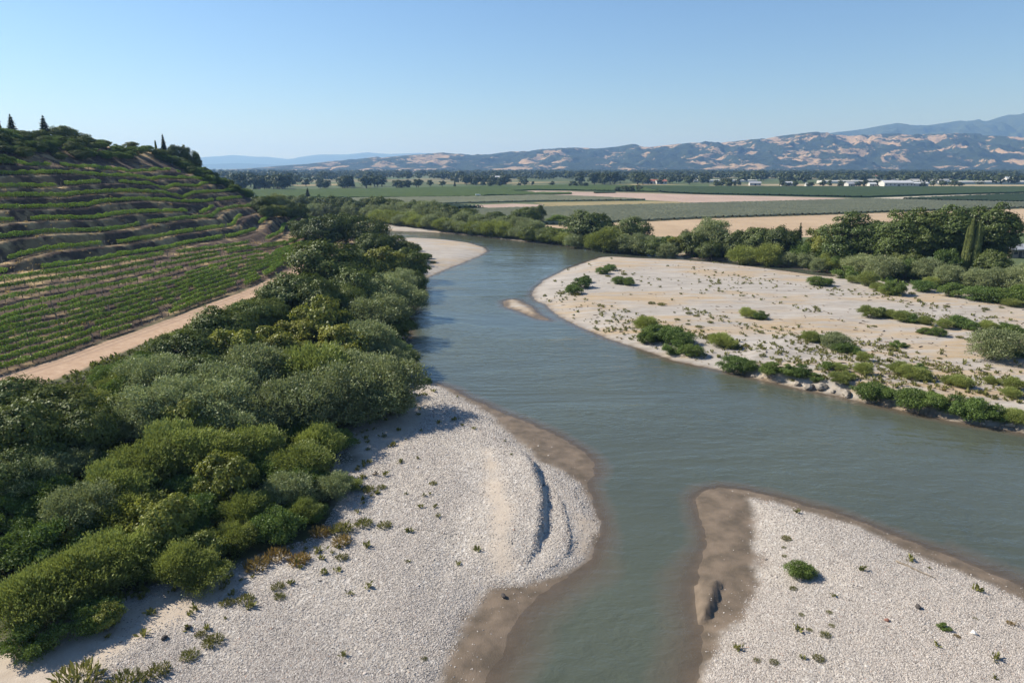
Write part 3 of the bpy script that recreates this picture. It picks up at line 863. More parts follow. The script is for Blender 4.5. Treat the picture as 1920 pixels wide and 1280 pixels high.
def shoot_crown(name, seed, mat, n_shoot=230, per=26, hz=1.3, ln=0.13, wd=0.032, lean=0.15, up=0.55, lobes=7, fall=0.0, r_in=0.45):
    """brushy willow: upright leafy shoots rising out of a lobed dome"""
    rng = np.random.default_rng(seed)
    lob = np.stack([rng.uniform(-0.55, 0.55, lobes), rng.uniform(-0.55, 0.55, lobes), rng.uniform(0.1, 0.5, lobes) * hz * 0.35], 1)
    lr = rng.uniform(0.38, 0.62, lobes); lt = rng.uniform(0, 1, lobes)
    k = rng.integers(0, lobes, n_shoot)
    d = rdir(rng, n_shoot); d[:, 2] = np.abs(d[:, 2]) * 0.9 + rng.uniform(-0.15, 0.2, n_shoot)
    d /= np.linalg.norm(d, axis=1, keepdims=True)
    tip = lob[k] + d * lr[k][:, None] * [1, 1, hz * 0.95] * rng.uniform(0.85, 1.18, n_shoot)[:, None]
    tip[:, 0] += lean * np.maximum(tip[:, 2], 0) / hz * 0.6
    tip[:, 2] = np.maximum(tip[:, 2], 0.08)
    root = lob[k] * [0.6, 0.6, 0.0] + [0, 0, 0.02]
    t = rng.uniform(r_in, 1.0, (n_shoot, per)) ** 0.8
    mid = root + (tip - root) * 0.55 + np.stack([d[:, 0] * 0.12, d[:, 1] * 0.12, np.full(n_shoot, 0.02)], 1)
    T = t[..., None]
    p = (1 - T) ** 2 * root[:, None] + 2 * T * (1 - T) * mid[:, None] + T ** 2 * tip[:, None]
    tang = 2 * (1 - T) * (mid - root)[:, None] + 2 * T * (tip - mid)[:, None]
    tang /= np.maximum(np.linalg.norm(tang, axis=-1, keepdims=True), 1e-6)
    n = n_shoot * per
    p = p.reshape(-1, 3) + rdir(rng, n) * (0.055 * (1.15 - t.reshape(-1)))[:, None]
    tang = tang.reshape(-1, 3)
    ax = tang * 0.5 + rdir(rng, n) * 0.75 + [0.12 * lean, 0, (up - fall) * 0.8]
    nrm = rdir(rng, n) * 0.6 + np.repeat(d, per, 0) * 0.9 + [0, 0, 0.3]
    s = rng.uniform(0.6, 1.4, n)
    tone = 0.35 * np.repeat(lt[k], per) + 0.25 * np.repeat(rng.uniform(0, 1, n_shoot), per) + 0.4 * rng.uniform(0, 1, n)
    ok = p[:, 2] > 0.0
    p = p * [0.98 / np.percentile(np.abs(p[:, 0]), 96), 0.98 / np.percentile(np.abs(p[:, 1]), 96), hz / np.percentile(p[:, 2], 99.2)]
    return crown_mesh(name, p[ok], ax[ok], nrm[ok], (ln * s)[ok], (wd * s)[ok], tone[ok], mat)


def tuft_mesh(name, seed, mat, n=220, hz=0.8, ln=0.34, wd=0.035, spread=0.75):
    rng = np.random.default_rng(seed)
    a = rng.uniform(0, 2 * math.pi, n); r = np.sqrt(rng.uniform(0, 1, n)) * spread
    hgt = rng.uniform(0.12, 1.0, n) * hz * (1.05 - 0.6 * r ** 2)
    p = np.stack([np.cos(a) * r, np.sin(a) * r, hgt * 0.6], 1)
    ax = np.stack([np.cos(a) * r * 0.9, np.sin(a) * r * 0.9, np.full(n, 0.75)], 1) + rdir(rng, n) * 0.45
    s = rng.uniform(0.6, 1.3, n)
    return crown_mesh(name, p, ax, rdir(rng, n), ln * s, wd * s * 2.0, rng.uniform(0, 1, n), mat)


def conifer_crown(name, seed, mat, n=2600, hz=3.2, slim=1.0):
    rng = np.random.default_rng(seed)
    h = 1 - np.sqrt(rng.uniform(0.0, 1, n)); h = 0.06 + 0.94 * h
    tier = np.floor(h * 13) / 13; tw = (h * 13) % 1
    a = rng.uniform(0, 2 * math.pi, n)
    lob = 0.72 + 0.28 * np.cos(a * 5 + tier * 40)
    r = (1 - h) ** 0.85 * (0.62 + 0.42 * (1 - tw)) * lob * np.sqrt(rng.uniform(0.25, 1, n)) * slim
    p = np.stack([np.cos(a) * r, np.sin(a) * r, h * hz - 0.06 * r], 1)
    ax = np.stack([np.cos(a), np.sin(a), np.full(n, -0.25)], 1) + rdir(rng, n) * 0.4
    nrm = np.array([0, 0, 1.0]) + rdir(rng, n) * 0.6
    s = rng.uniform(0.6, 1.3, n)
    return crown_mesh(name, p, ax, nrm, 0.26 * s, 0.10 * s, rng.uniform(0, 1, n), mat)


def column_crown(name, seed, mat, n=3600, hz=9.0):
    rng = np.random.default_rng(seed)
    h = rng.uniform(0.05, 1.0, n)
    prof = np.where(h < 0.25, 0.55 + 1.8 * h, 1.0) * np.sqrt(np.clip(1.04 - h ** 2.6, 0, 1))
    a = rng.uniform(0, 2 * math.pi, n)
    r = prof * (0.75 + 0.3 * vnoise(a * 1.6, h * 9, seed)) * np.sqrt(rng.uniform(0.35, 1, n))
    p = np.stack([np.cos(a) * r, np.sin(a) * r, h * hz], 1)
    ax = np.stack([np.cos(a) * 0.25, np.sin(a) * 0.25, np.ones(n)], 1) + rdir(rng, n) * 0.3
    s = rng.uniform(0.6, 1.3, n)
    return crown_mesh(name, p, ax, np.stack([np.cos(a), np.sin(a), a * 0 + .3], 1) + rdir(rng, n) * .6, 0.5 * s, 0.24 * s, 0.6 * vnoise(a * 1.2, h * 7, seed) + .4 * rng.uniform(0, 1, n), mat)


def tube(path, rad, sides=6):
    path = np.asarray(path, float); rad = np.asarray(rad, float)
    vs = []; fs = []
    for i, p in enumerate(path):
        d = path[min(i + 1, len(path) - 1)] - path[max(i - 1, 0)]
        d /= np.linalg.norm(d) + 1e-9
        u = np.cross(d, [0.31, 0.95, 0.05]); u /= np.linalg.norm(u) + 1e-9
        w = np.cross(d, u)
        for k in range(sides):
            a = 2 * math.pi * k / sides
            vs.append(p + (u * math.cos(a) + w * math.sin(a)) * rad[i])
    for i in range(len(path) - 1):
        for k in range(sides):
            k2 = (k + 1) % sides
            fs.append((i * sides + k, i * sides + k2, (i + 1) * sides + k2, (i + 1) * sides + k))
    return np.array(vs), np.array(fs)


def join(parts):
    vs = []; fs = []; o = 0
    for v, f in parts:
        vs.append(v); fs.append(f + o); o += len(v)
    return np.vstack(vs), np.vstack(fs)


def trunk_mesh(name, seed, mat, hz, r0, limbs=6, stems=1, fork=0.35):
    rng = np.random.default_rng(seed)
    ps = []
    for s in range(stems):
        a0 = rng.uniform(0, 6.28); sp = 0.0 if stems == 1 else 0.25
        base = np.array([math.cos(a0) * sp * 0.25, math.sin(a0) * sp * 0.25, -0.12])
        top = np.array([math.cos(a0) * sp * 1.6, math.sin(a0) * sp * 1.6, hz * (0.8 if stems == 1 else 0.6)]) + rng.normal(size=3) * 0.04
        mid = (base + top) / 2 + rng.normal(size=3) * [0.06, 0.06, 0]
        rr = r0 / math.sqrt(stems)
        ps.append(tube([base, (base + mid) / 2, mid, (mid + top) / 2, top], [rr * 1.25, rr, rr * 0.8, rr * 0.5, rr * 0.2]))
        for l in range(max(1, limbs // stems)):
            f = rng.uniform(fork, 0.85); st = base + (top - base) * f
            a = rng.uniform(0, 6.28); ln = rng.uniform(0.35, 0.62)
            e = st + np.array([math.cos(a) * ln, math.sin(a) * ln, rng.uniform(0.12, 0.3) * hz * 0.6])
            m = (st + e) / 2 + [0, 0, -0.04]
            ps.append(tube([st, m, e], [rr * 0.5, rr * 0.35, rr * 0.12], 5))
    v, f = join(ps)
    me = mesh_arrays(name, v, f); me.materials.append(mat)
    return me


def leaf_material(name, dark, light, trans=0.28, vary=0.21, hue=(1.12, 1.0, 0.8)):
    t = NT(name)
    tone = t.attr('tone')
    c = t.mix(tone, dark, light)
    oi = t.new('ShaderNodeObjectInfo')
    c = t.mix(t.val('MULTIPLY', oi.outputs['Random'], vary * 3.0), c, tuple(min(1, x * h) for x, h in zip(light, hue)))
    hs = t.new('ShaderNodeHueSaturation')
    r2 = t.val('FRACT', t.val('MULTIPLY', oi.outputs['Random'], 37.7))
    t.lk(t.val('ADD', t.val('MULTIPLY', r2, vary * 2), 1 - vary), hs.inputs['Value'])
    t.lk(c, hs.inputs['Color'])
    d = t.new('ShaderNodeBsdfDiffuse'); t.lk(hs.outputs[0], d.inputs['Color'])
    tl = t.new('ShaderNodeBsdfTranslucent'); t.lk(t.mix(0.5, hs.outputs[0], tuple(x * y for x, y in zip(light, (1.3, 1.35, 0.7)))), tl.inputs['Color'])
    g = t.new('ShaderNodeBsdfGlossy'); g.inputs['Roughness'].default_value = 0.45; g.inputs['Color'].default_value = (0.8, 0.85, 0.8, 1)
    m1 = t.new('ShaderNodeMixShader'); m1.inputs[0].default_value = trans
    t.lk(d.outputs[0], m1.inputs[1]); t.lk(tl.outputs[0], m1.inputs[2])
    m2 = t.new('ShaderNodeMixShader'); m2.inputs[0].default_value = 0.02
    t.lk(m1.outputs[0], m2.inputs[1]); t.lk(g.outputs[0], m2.inputs[2])
    return t.done(m2)


ML = dict(
    W=leaf_material('willow_leaf', (0.072, 0.100, 0.028), (0.265, 0.300, 0.090), 0.25, hue=(1.02, 1.0, 0.85)),
    G=leaf_material('grey_willow_leaf', (0.077, 0.099, 0.038), (0.253, 0.289, 0.142), 0.25, hue=(1.05, 1.02, 0.95)),
    O=leaf_material('oak_leaf', (0.029, 0.047, 0.013), (0.109, 0.140, 0.038), 0.2),
    Y=leaf_material('maple_leaf', (0.068, 0.101, 0.022), (0.217, 0.233, 0.053), 0.3),
    D=leaf_material('bush_leaf', (0.041, 0.074, 0.019), (0.128, 0.189, 0.048), 0.25),
    C=leaf_material('cottonwood_leaf', (0.030, 0.054, 0.016), (0.097, 0.132, 0.037), 0.22),
    P=leaf_material('poplar_leaf', (0.085, 0.115, 0.042), (0.190, 0.225, 0.085), 0.25),
    N=leaf_material('conifer_needle', (0.018, 0.031, 0.016), (0.047, 0.065, 0.029), 0.08),
    T=leaf_material('weed_leaf', (0.088, 0.094, 0.033), (0.171, 0.171, 0.061), 0.3),
    R=leaf_material('dry_weed_leaf', (0.132, 0.105, 0.039), (0.220, 0.154, 0.061), 0.3),
    V=leaf_material('vine_leaf', (0.032, 0.055, 0.010), (0.258, 0.380, 0.068), 0.15),
    F=leaf_material('valley_leaf', (0.026, 0.041, 0.017), (0.062, 0.082, 0.031), 0.15),
)
M_BARK = plain('bark', (0.13, 0.10, 0.075), 0.95)
M_GREYBARK = plain('grey_bark', (0.24, 0.215, 0.18), 0.95)

KIND = {  # name, category, height per unit radius, crown meshes, trunk meshes
    'W': ('willow_shrub', 'shrub', 1.3, [blob_crown('willow_crown', 10 + i, ML['W'], 17 + 6 * i, 17000, 1.3, 0.03, (0.20, 0.40), 0.085, 0.032, 0.74, 0.7, 0.75) for i in range(4)], [trunk_mesh('willow_stems', 20 + i, M_BARK, 1.0, 0.05, 8, 5) for i in range(2)]),
    'G': ('grey_willow', 'shrub', 1.35, [blob_crown('grey_willow_crown', 30 + i, ML['G'], 34, 17000, 1.35, 0.05, (0.18, 0.34), 0.072, 0.030, 0.76, 0.8, 0.55) for i in range(4)], [trunk_mesh('grey_willow_stems', 40 + i, M_GREYBARK, 1.1, 0.06, 8, 4) for i in range(2)]),
    'O': ('oak_tree', 'tree', 1.45, [blob_crown('oak_crown', 50 + i, ML['O'], 30, 13000, 1.45, 0.12, (0.22, 0.38), 0.066, 0.052) for i in range(4)], [trunk_mesh('oak_trunk', 60 + i, M_BARK, 1.4, 0.09, 7) for i in range(2)]),
    'Y': ('maple_tree', 'tree', 1.6, [blob_crown('maple_crown', 70 + i, ML['Y'], 24, 6500, 1.6, 0.10, (0.2, 0.34), 0.10, 0.075, 0.68, 0.8) for i in range(3)], [trunk_mesh('maple_trunk', 80 + i, M_GREYBARK, 1.5, 0.06, 7) for i in range(2)]),
    'D': ('riverside_bush', 'bush', 1.15, [blob_crown('bush_crown', 90 + i, ML['D'], 15 + 5 * i, 11000, 1.15, -0.05, (0.18, 0.38), 0.080, 0.044, 0.76, 0.9, 0.5) for i in range(4)], [trunk_mesh('bush_stems', 100 + i, M_BARK, 0.8, 0.05, 8, 4) for i in range(2)]),
    'C': ('cottonwood_tree', 'tree', 2.3, [blob_crown('cottonwood_crown', 110 + i, ML['C'], 52, 19000, 2.3, 0.08, (0.19, 0.33), 0.066, 0.052, 0.74, 0.7) for i in range(3)], [trunk_mesh('cottonwood_trunk', 120 + i, M_GREYBARK, 2.3, 0.10, 9) for i in range(2)]),
    'P': ('poplar_tree', 'tree', 9.0, [column_crown('poplar_crown', 130 + i, ML['P']) for i in range(2)], [trunk_mesh('poplar_trunk', 135, M_GREYBARK, 8.0, 0.22, 6)]),
    'N': ('conifer_tree', 'tree', 3.2, [conifer_crown('conifer_crown', 140 + i, ML['N']) for i in range(2)], [trunk_mesh('conifer_trunk', 145, M_BARK, 3.6, 0.07, 4)]),
    'T': ('weed_clump', 'weed', 0.8, [tuft_mesh('weed_blades', 150 + i, ML['T'], 260) for i in range(3)], []),
    'R': ('dry_weed_clump', 'weed', 0.8, [tuft_mesh('dry_weed_blades', 160 + i, ML['R'], 260) for i in range(2)], []),
    'F': ('valley_tree', 'tree', 1.7, [blob_crown('valley_tree_crown', 170 + i, ML['F'], 12, 900, 1.7, 0.06, (0.28, 0.42), 0.22, 0.17) for i in range(4)], [trunk_mesh('valley_tree_trunk', 180, M_BARK, 1.5, 0.08, 4)]),
}
RNG = random.Random(4)
PLANTS = []            # everything planted: kind, root, u, zone


def plant(kind, x, y, r, h, zone, look, group, z=None, tone=None):
    nm, cat, hz, crowns, trunks = KIND[kind]
    z = gz(x, y) if z is None else z
    root = bpy.data.objects.new(nm, None); COL.objects.link(root)
    root.empty_display_size = 0.5
    root.location = (x, y, z - 0.05)
    root.rotation_euler = (0, 0, RNG.uniform(-0.5, 0.5) if kind in 'WG' else RNG.uniform(0, 6.28))
    root.scale = (r, r * RNG.uniform(0.92, 1.08), h / hz)
    c = bpy.data.objects.new('foliage' if kind in 'WGDTR' else 'crown', RNG.choice(crowns)); COL.objects.link(c); c.parent = root
    if trunks:
        t = bpy.data.objects.new('stems' if kind in 'WGD' else 'trunk', RNG.choice(trunks)); COL.objects.link(t); t.parent = root
    root['category'] = cat; root['group'] = group
    PLANTS.append((kind, root, 960 + F * x / max(y, 1), zone, look))
    return root


def plant_px(rows, zone, group, looks, squash=1.0):
    """rows: (u, v, radius in px, kind[, height factor]) of a crown's middle in the photograph"""
    u = np.array([q[0] for q in rows], float); v = np.array([q[1] for q in rows], float)
    rp = np.array([q[2] for q in rows], float)
    asp = np.array([KIND[q[3]][2] * (q[4] if len(q) > 4 else 1.0) for q in rows]) * squash
    lift = np.full(len(rows), 2.0)
    for _ in range(4):
        x, y, t = march(np.stack([u, v], 1), lift)
        r = rp * t / F
        lift = r * asp * 0.52
    zz = ground(x, y)
    for i, q in enumerate(rows):
        plant(q[3], x[i], y[i], r[i], r[i] * asp[i], zone, looks.get(q[3], ''), group, z=float(zz[i]))


def plant_base(rows, zone, group, looks):
    """rows: (u, v top, v base, half width px, kind)"""
    x, y, t = march(np.array([(q[0], q[2]) for q in rows], float), np.zeros(len(rows)))
    zz = ground(x, y)
    for i, q in enumerate(rows):
        plant(q[4], x[i], y[i], q[3] * t[i] / F, (q[2] - q[1]) * t[i] / F * 1.02, zone, looks.get(q[4], ''), group, z=float(zz[i]))

# ------------------------------------------------------------------ the thicket on the left bank
LOOK_L = dict(W='yellow-green brushy willow shrub', G='grey-green feathery willow', O='dark green rounded oak', Y='bright yellowish-green leafy tree', D='low dark green bush',
              T='pale green weed clump', R='rusty dry weed clump')
THICK_LOW = [
    (55, 1130, 78, 'W'), (150, 1085, 72, 'W'), (40, 1030, 70, 'W'), (112, 1015, 62, 'W'), (230, 1035, 76, 'W'), (292, 1058, 55, 'W'), (180, 1150, 50, 'D'), (55, 1200, 45, 'D'),
    (200, 1158, 32, 'Y'), (335, 1060, 58, 'W'), (392, 1030, 58, 'W'), (375, 1078, 42, 'W'), (440, 1005, 50, 'W'), (300, 985, 70, 'W'), (240, 955, 80, 'W'), (150, 955, 60, 'G'),
    (212, 915, 84, 'W'), (90, 925, 52, 'D'), (72, 895, 60, 'G'), (132, 870, 48, 'G'), (55, 985, 55, 'D'), (10, 960, 55, 'D'), (270, 870, 70, 'W'), (335, 915, 60, 'W'), (420, 905, 70, 'W'),
    (370, 958, 55, 'W'), (470, 955, 55, 'W'), (540, 920, 45, 'W'), (500, 885, 60, 'W'), (560, 868, 60, 'W'), (470, 845, 56, 'W'), (545, 825, 60, 'W'), (600, 828, 50, 'W'), (640, 822, 28, 'W'),
    (400, 850, 60, 'W'), (335, 840, 60, 'W'), (562, 955, 42, 'W'), (520, 985, 45, 'D'), (600, 900, 40, 'D'), (620, 918, 40, 'W'), (662, 905, 24, 'W'), (585, 960, 30, 'D')]
THICK_MID = [
    (40, 815, 78, 'O'), (15, 760, 65, 'O'), (100, 775, 70, 'O'), (165, 810, 62, 'O'), (65, 850, 60, 'O'), (10, 890, 55, 'O'), (210, 770, 52, 'Y'), (252, 790, 60, 'G'), (300, 758, 70, 'G'),
    (290, 705, 55, 'G'), (350, 790, 50, 'Y'), (230, 730, 40, 'D'), (440, 800, 60, 'G'), (390, 760, 62, 'G'), (430, 722, 68, 'G'), (500, 765, 70, 'G'), (480, 690, 62, 'G'), (560, 765, 72, 'G'),
    (620, 742, 78, 'G'), (680, 752, 68, 'G'), (722, 722, 62, 'G'), (745, 755, 36, 'G'), (660, 700, 60, 'G'), (590, 692, 60, 'W'), (535, 660, 50, 'Y'), (560, 622, 42, 'Y'), (602, 602, 46, 'Y'),
    (690, 642, 52, 'G'), (640, 645, 52, 'Y'), (440, 655, 45, 'Y'), (500, 645, 42, 'Y'), (350, 665, 60, 'O'), (415, 620, 52, 'O'), (270, 690, 45, 'D'), (200, 705, 32, 'D'), (390, 640, 50, 'O'),
    (310, 650, 40, 'O'), (470, 600, 50, 'O'), (730, 668, 42, 'G'), (330, 720, 50, 'O'), (380, 700, 50, 'O')]
THICK_UP = [
    (560, 548, 62, 'O'), (490, 590, 46, 'O'), (520, 560, 40, 'O'), (620, 500, 68, 'O'), (672, 540, 52, 'O'), (705, 590, 50, 'G'), (742, 610, 34, 'O'), (752, 565, 40, 'G'), (705, 550, 46, 'G'), (722, 495, 44, 'Y'),
    (690, 510, 40, 'O'), (758, 492, 38, 'O'), (700, 462, 34, 'O'), (650, 428, 44, 'O'), (690, 442, 38, 'O'), (730, 458, 34, 'O'), (612, 434, 38, 'O'), (570, 432, 28, 'O'), (780, 505, 26, 'Y'), (770, 528, 28, 'O'), (745, 530, 40, 'G'),
    (660, 482, 28, 'G'), (640, 620, 40, 'O'), (660, 590, 42, 'O'), (590, 455, 22, 'D'), (760, 470, 30, 'O'), (783, 545, 14, 'D'), (600, 560, 45, 'O'), (640, 560, 45, 'O')]
rt = random.Random(15)
THICK_LOW = [(q_[0] + rt.uniform(-6, 6), q_[1] + rt.uniform(-8, 4), q_[2] * rt.uniform(0.6, 1.0), rt.choice('WWWWWDGY') if q_[3] == 'W' else q_[3], rt.uniform(0.85, 1.25)) for q_ in THICK_LOW]
THICK_MID = [(q_[0], q_[1], q_[2] * rt.uniform(0.8, 1.08), q_[3], rt.uniform(0.85, 1.2)) for q_ in THICK_MID]
THICK_UP = [(q_[0], q_[1], q_[2] * rt.uniform(0.82, 1.05), q_[3], rt.uniform(0.9, 1.2)) for q_ in THICK_UP]
plant_px(THICK_LOW, 'in the near thicket', 'thicket beside the near gravel bar', LOOK_L)
plant_px(THICK_MID, 'between track and near gravel bar', 'trees between the track and the river', LOOK_L)
plant_px(THICK_UP, 'where the track ends', 'trees on the bank at the bend', LOOK_L)
# low bushes that close the gaps
cand = np.random.default_rng(3).uniform([-75, 45], [-18, 265], (1500, 2))
cul = sdf(UP_L, cand[:, 0], cand[:, 1]); ctr = sdf(TRACK, cand[:, 0], cand[:, 1])
cft = x_foot(cand[:, 1]) - cand[:, 0]
got = [(o.location.x, o.location.y, o.scale[0]) for _, o, *_ in PLANTS]
nfill = 0
for (cx, cy), a, b, c in zip(cand, cul, ctr, cft):
    if a < 1.2 or b > -6.0 or c > -9.5 or nfill >= 95 or abs(960 + F * cx / cy - 960) > 1100:
        continue
    if any((cx - gx) ** 2 + (cy - gy) ** 2 < (0.62 * gr + 1.2) ** 2 for gx, gy, gr in got):
        continue
    rr = RNG.uniform(1.5, 2.7)
    kk = RNG.choice('DDWD')
    plant(kk, cx, cy, rr, rr * KIND[kk][2] * RNG.uniform(0.75, 1.05), 'in a gap of the left bank trees' if cy > 110 else 'low in the near thicket', LOOK_L[kk], 'low bushes in the left bank thicket')
    got.append((cx, cy, rr)); nfill += 1
plant_px([(480, 1052, 32, 'R'), (520, 1032, 32, 'R'), (560, 1042, 28, 'R'), (600, 990, 28, 'R'), (640, 1008, 26, 'R'), (30, 770, 30, 'R')], 'at the thicket edge', 'rusty weeds at the thicket edge', LOOK_L)
plant_px([(640, 985, 30, 'T'), (682, 975, 22, 'T'), (690, 912, 18, 'T'), (720, 980, 18, 'T'), (715, 910, 12, 'T'), (398, 1195, 26, 'T'), (355, 1222, 24, 'T'), (295, 1250, 30, 'T'), (425, 1125, 18, 'T'), (460, 1118, 22, 'T'), (520, 1095, 18, 'T'), (525, 1115, 14, 'T'),
          (140, 1262, 60, 'T'), (230, 1272, 50, 'T'), (812, 903, 10, 'T'), (375, 1185, 14, 'T'), (640, 1040, 16, 'T'), (795, 1232, 9, 'T'), (800, 714, 10, 'D')],
         'on the near gravel bar', 'weeds on the near gravel bar', LOOK_L)
plant_px([(1500, 1065, 24, 'D'), (1475, 1006, 12, 'T'), (1470, 1024, 6, 'T'), (1472, 1040, 7, 'T'), (1488, 1100, 10, 'T'), (1503, 1150, 8, 'T'), (1548, 1186, 14, 'T'), (1518, 1178, 8, 'T'), (1555, 1145, 8, 'T'), (1770, 1173, 10, 'D'), (1452, 1238, 12, 'T'), (1535, 1230, 14, 'T'),
          (1828, 1047 + 110, 6, 'T'), (1560, 1170, 8, 'T'), (1895, 1165, 10, 'R'), (1795, 1190, 9, 'R'), (1420, 1235, 10, 'T')], 'on the white gravel spit', 'weeds on the gravel spit', LOOK_L)

# ------------------------------------------------------------------ the far bank
LOOK_R = dict(W='bright green willow shrub', G='silvery grey-green willow', O='dark green rounded tree', Y='yellowish-green leafy tree', D='dark green bush', C='tall dark cottonwood',
              P='slim upright poplar', N='pointed conifer', T='sparse pale weed clump', R='dry weed clump')
plant_base([(1590, 402, 498, 44, 'C'), (1640, 418, 494, 32, 'C'), (1682, 399, 502, 44, 'C'), (1722, 397, 500, 40, 'C'), (1762, 391, 500, 44, 'C'), (1800, 394, 500, 38, 'C'), (1842, 387, 503, 46, 'C'), (1872, 406, 503, 26, 'C'),
            (1803, 428, 513, 5.6, 'P'), (1809, 414, 514, 6.6, 'P'), (1822, 418, 514, 6.6, 'P'), (1828, 436, 513, 5.0, 'P')], 'in the far bank grove', 'tall grove on the far bank', LOOK_R)
plant_base([(1335, 414, 478, 30, 'G'), (1300, 434, 480, 26, 'O'), (1375, 433, 484, 30, 'O'), (1420, 429, 486, 36, 'O'), (1462, 427, 488, 32, 'O'), (1495, 417, 486, 13, 'N'), (1530, 427, 484, 20, 'Y'), (1545, 442, 492, 30, 'Y'), (1392, 463, 496, 24, 'W'),
            (1440, 460, 499, 24, 'W'), (1330, 452, 488, 24, 'O'), (1265, 445, 481, 15, 'Y'), (1286, 433, 476, 15, 'O'), (1225, 450, 482, 25, 'O'), (1104, 398, 458, 42, 'O'), (1190, 409, 462, 32, 'O'), (1140, 430, 472, 32, 'W'), (1190, 440, 476, 36, 'G'),
            (1160, 425, 456, 20, 'O'), (1080, 440, 466, 20, 'G'), (1058, 438, 458, 22, 'W'), (1030, 430, 455, 24, 'O'), (1045, 404, 419, 18, 'D'), (985, 391, 428, 24, 'O'), (1008, 386, 420, 14, 'O'), (960, 402, 432, 22, 'O'), (930, 398, 425, 22, 'O'),
            (885, 397, 420, 24, 'O'), (1000, 426, 452, 22, 'O'), (1115, 440, 470, 18, 'W'), (1250, 456, 486, 18, 'G'), (1205, 452, 481, 18, 'Y'), (1470, 455, 486, 14, 'G'), (1505, 455, 496, 22, 'D')], 'on the far bank', 'trees along the far bank', LOOK_R)
plant_base([(1610, 478, 512, 28, 'G'), (1655, 482, 524, 28, 'G'), (1700, 488, 522, 22, 'D'), (1735, 486, 524, 22, 'G'), (1775, 498, 534, 22, 'G'), (1803, 508, 536, 18, 'G'), (1836, 505, 542, 26, 'G'), (1872, 503, 543, 28, 'G'), (1908, 498, 546, 28, 'G'),
            (1670, 527, 552, 17, 'D'), (1728, 526, 546, 18, 'D'), (1745, 520, 540, 14, 'W'), (1783, 531, 556, 18, 'D'), (1836, 538, 563, 30, 'D'), (1880, 540, 566, 26, 'D'), (1916, 536, 570, 24, 'D'), (1895, 560, 574, 14, 'W'), (1645, 530, 545, 12, 'W'), (1625, 510, 536, 16, 'W'), (1585, 500, 522, 18, 'D'),
            (1560, 478, 508, 22, 'W'), (1515, 474, 502, 20, 'G'), (1535, 485, 512, 14, 'G'), (1480, 474, 500, 16, 'G'), (1960, 500, 560, 34, 'G'), (1960, 540, 580, 30, 'D'), (1600, 518, 530, 12, 'W'), (1605, 440, 500, 22, 'O'), (1550, 460, 500, 20, 'D'), (1575, 480, 508, 18, 'D'), (1700, 460, 510, 26, 'O'), (1860, 470, 520, 26, 'O'), (1770, 470, 516, 22, 'D')],
           'at the foot of the tall grove', 'shrubs below the tall grove', LOOK_R)
rr = random.Random(9)
g1 = []; g2 = []; g3 = []
for k in range(26):                                     # bright willows along the water
    f = k / 25; u = 705 + f * 330
    vb = np.interp(u, [700, 740, 840, 900, 970, 1040], [416, 421, 433, 440, 447, 456])
    g1.append((u + rr.uniform(-4, 4), vb - rr.uniform(19, 27), vb, rr.uniform(15, 21), 'W' if rr.random() < 0.75 else 'G'))
for k in range(24):                                     # silvery row behind
    u = 705 + k * 13.2 + rr.uniform(-5, 5)
    vb = np.interp(u, [700, 840, 970, 1040], [408, 424, 439, 448])
    g2.append((u, vb - rr.uniform(22, 32), vb, rr.uniform(14, 20), 'G'))
for k in range(30):                                     # dark trees behind, on to the left of the bend
    u = 496 + k * 13.2 + rr.uniform(-6, 6)
    top = np.interp(u, [480, 560, 640, 740, 780, 840, 870], [366, 370, 372, 374, 376, 386, 394]) + rr.uniform(-3, 6)
    vb = np.interp(u, [480, 640, 720, 860], [398, 402, 404, 420])
    g3.append((u, top, vb, rr.uniform(15, 24), rr.choice('OOCGO')))
for k in range(16):
    u = 505 + k * 13 + rr.uniform(-5, 5)
    g3.append((u, 385 + rr.uniform(-4, 5), 411, rr.uniform(12, 18), rr.choice('OGYO')))
g3 += [(578, 353, 380, 10, 'N'), (600, 366, 384, 6, 'D'), (718, 372, 385, 7, 'O'), (738, 396, 411, 10, 'O'), (762, 398, 412, 11, 'O')]
plant_base(g1, 'at the water of the upper bend', 'willows at the water of the upper bend', LOOK_R)
plant_base(g2, 'in the second row of the upper bend', 'silvery willows of the upper bend', LOOK_R)
plant_base(g3, 'before the green fields', 'dark tree line at the upper bend', LOOK_R)

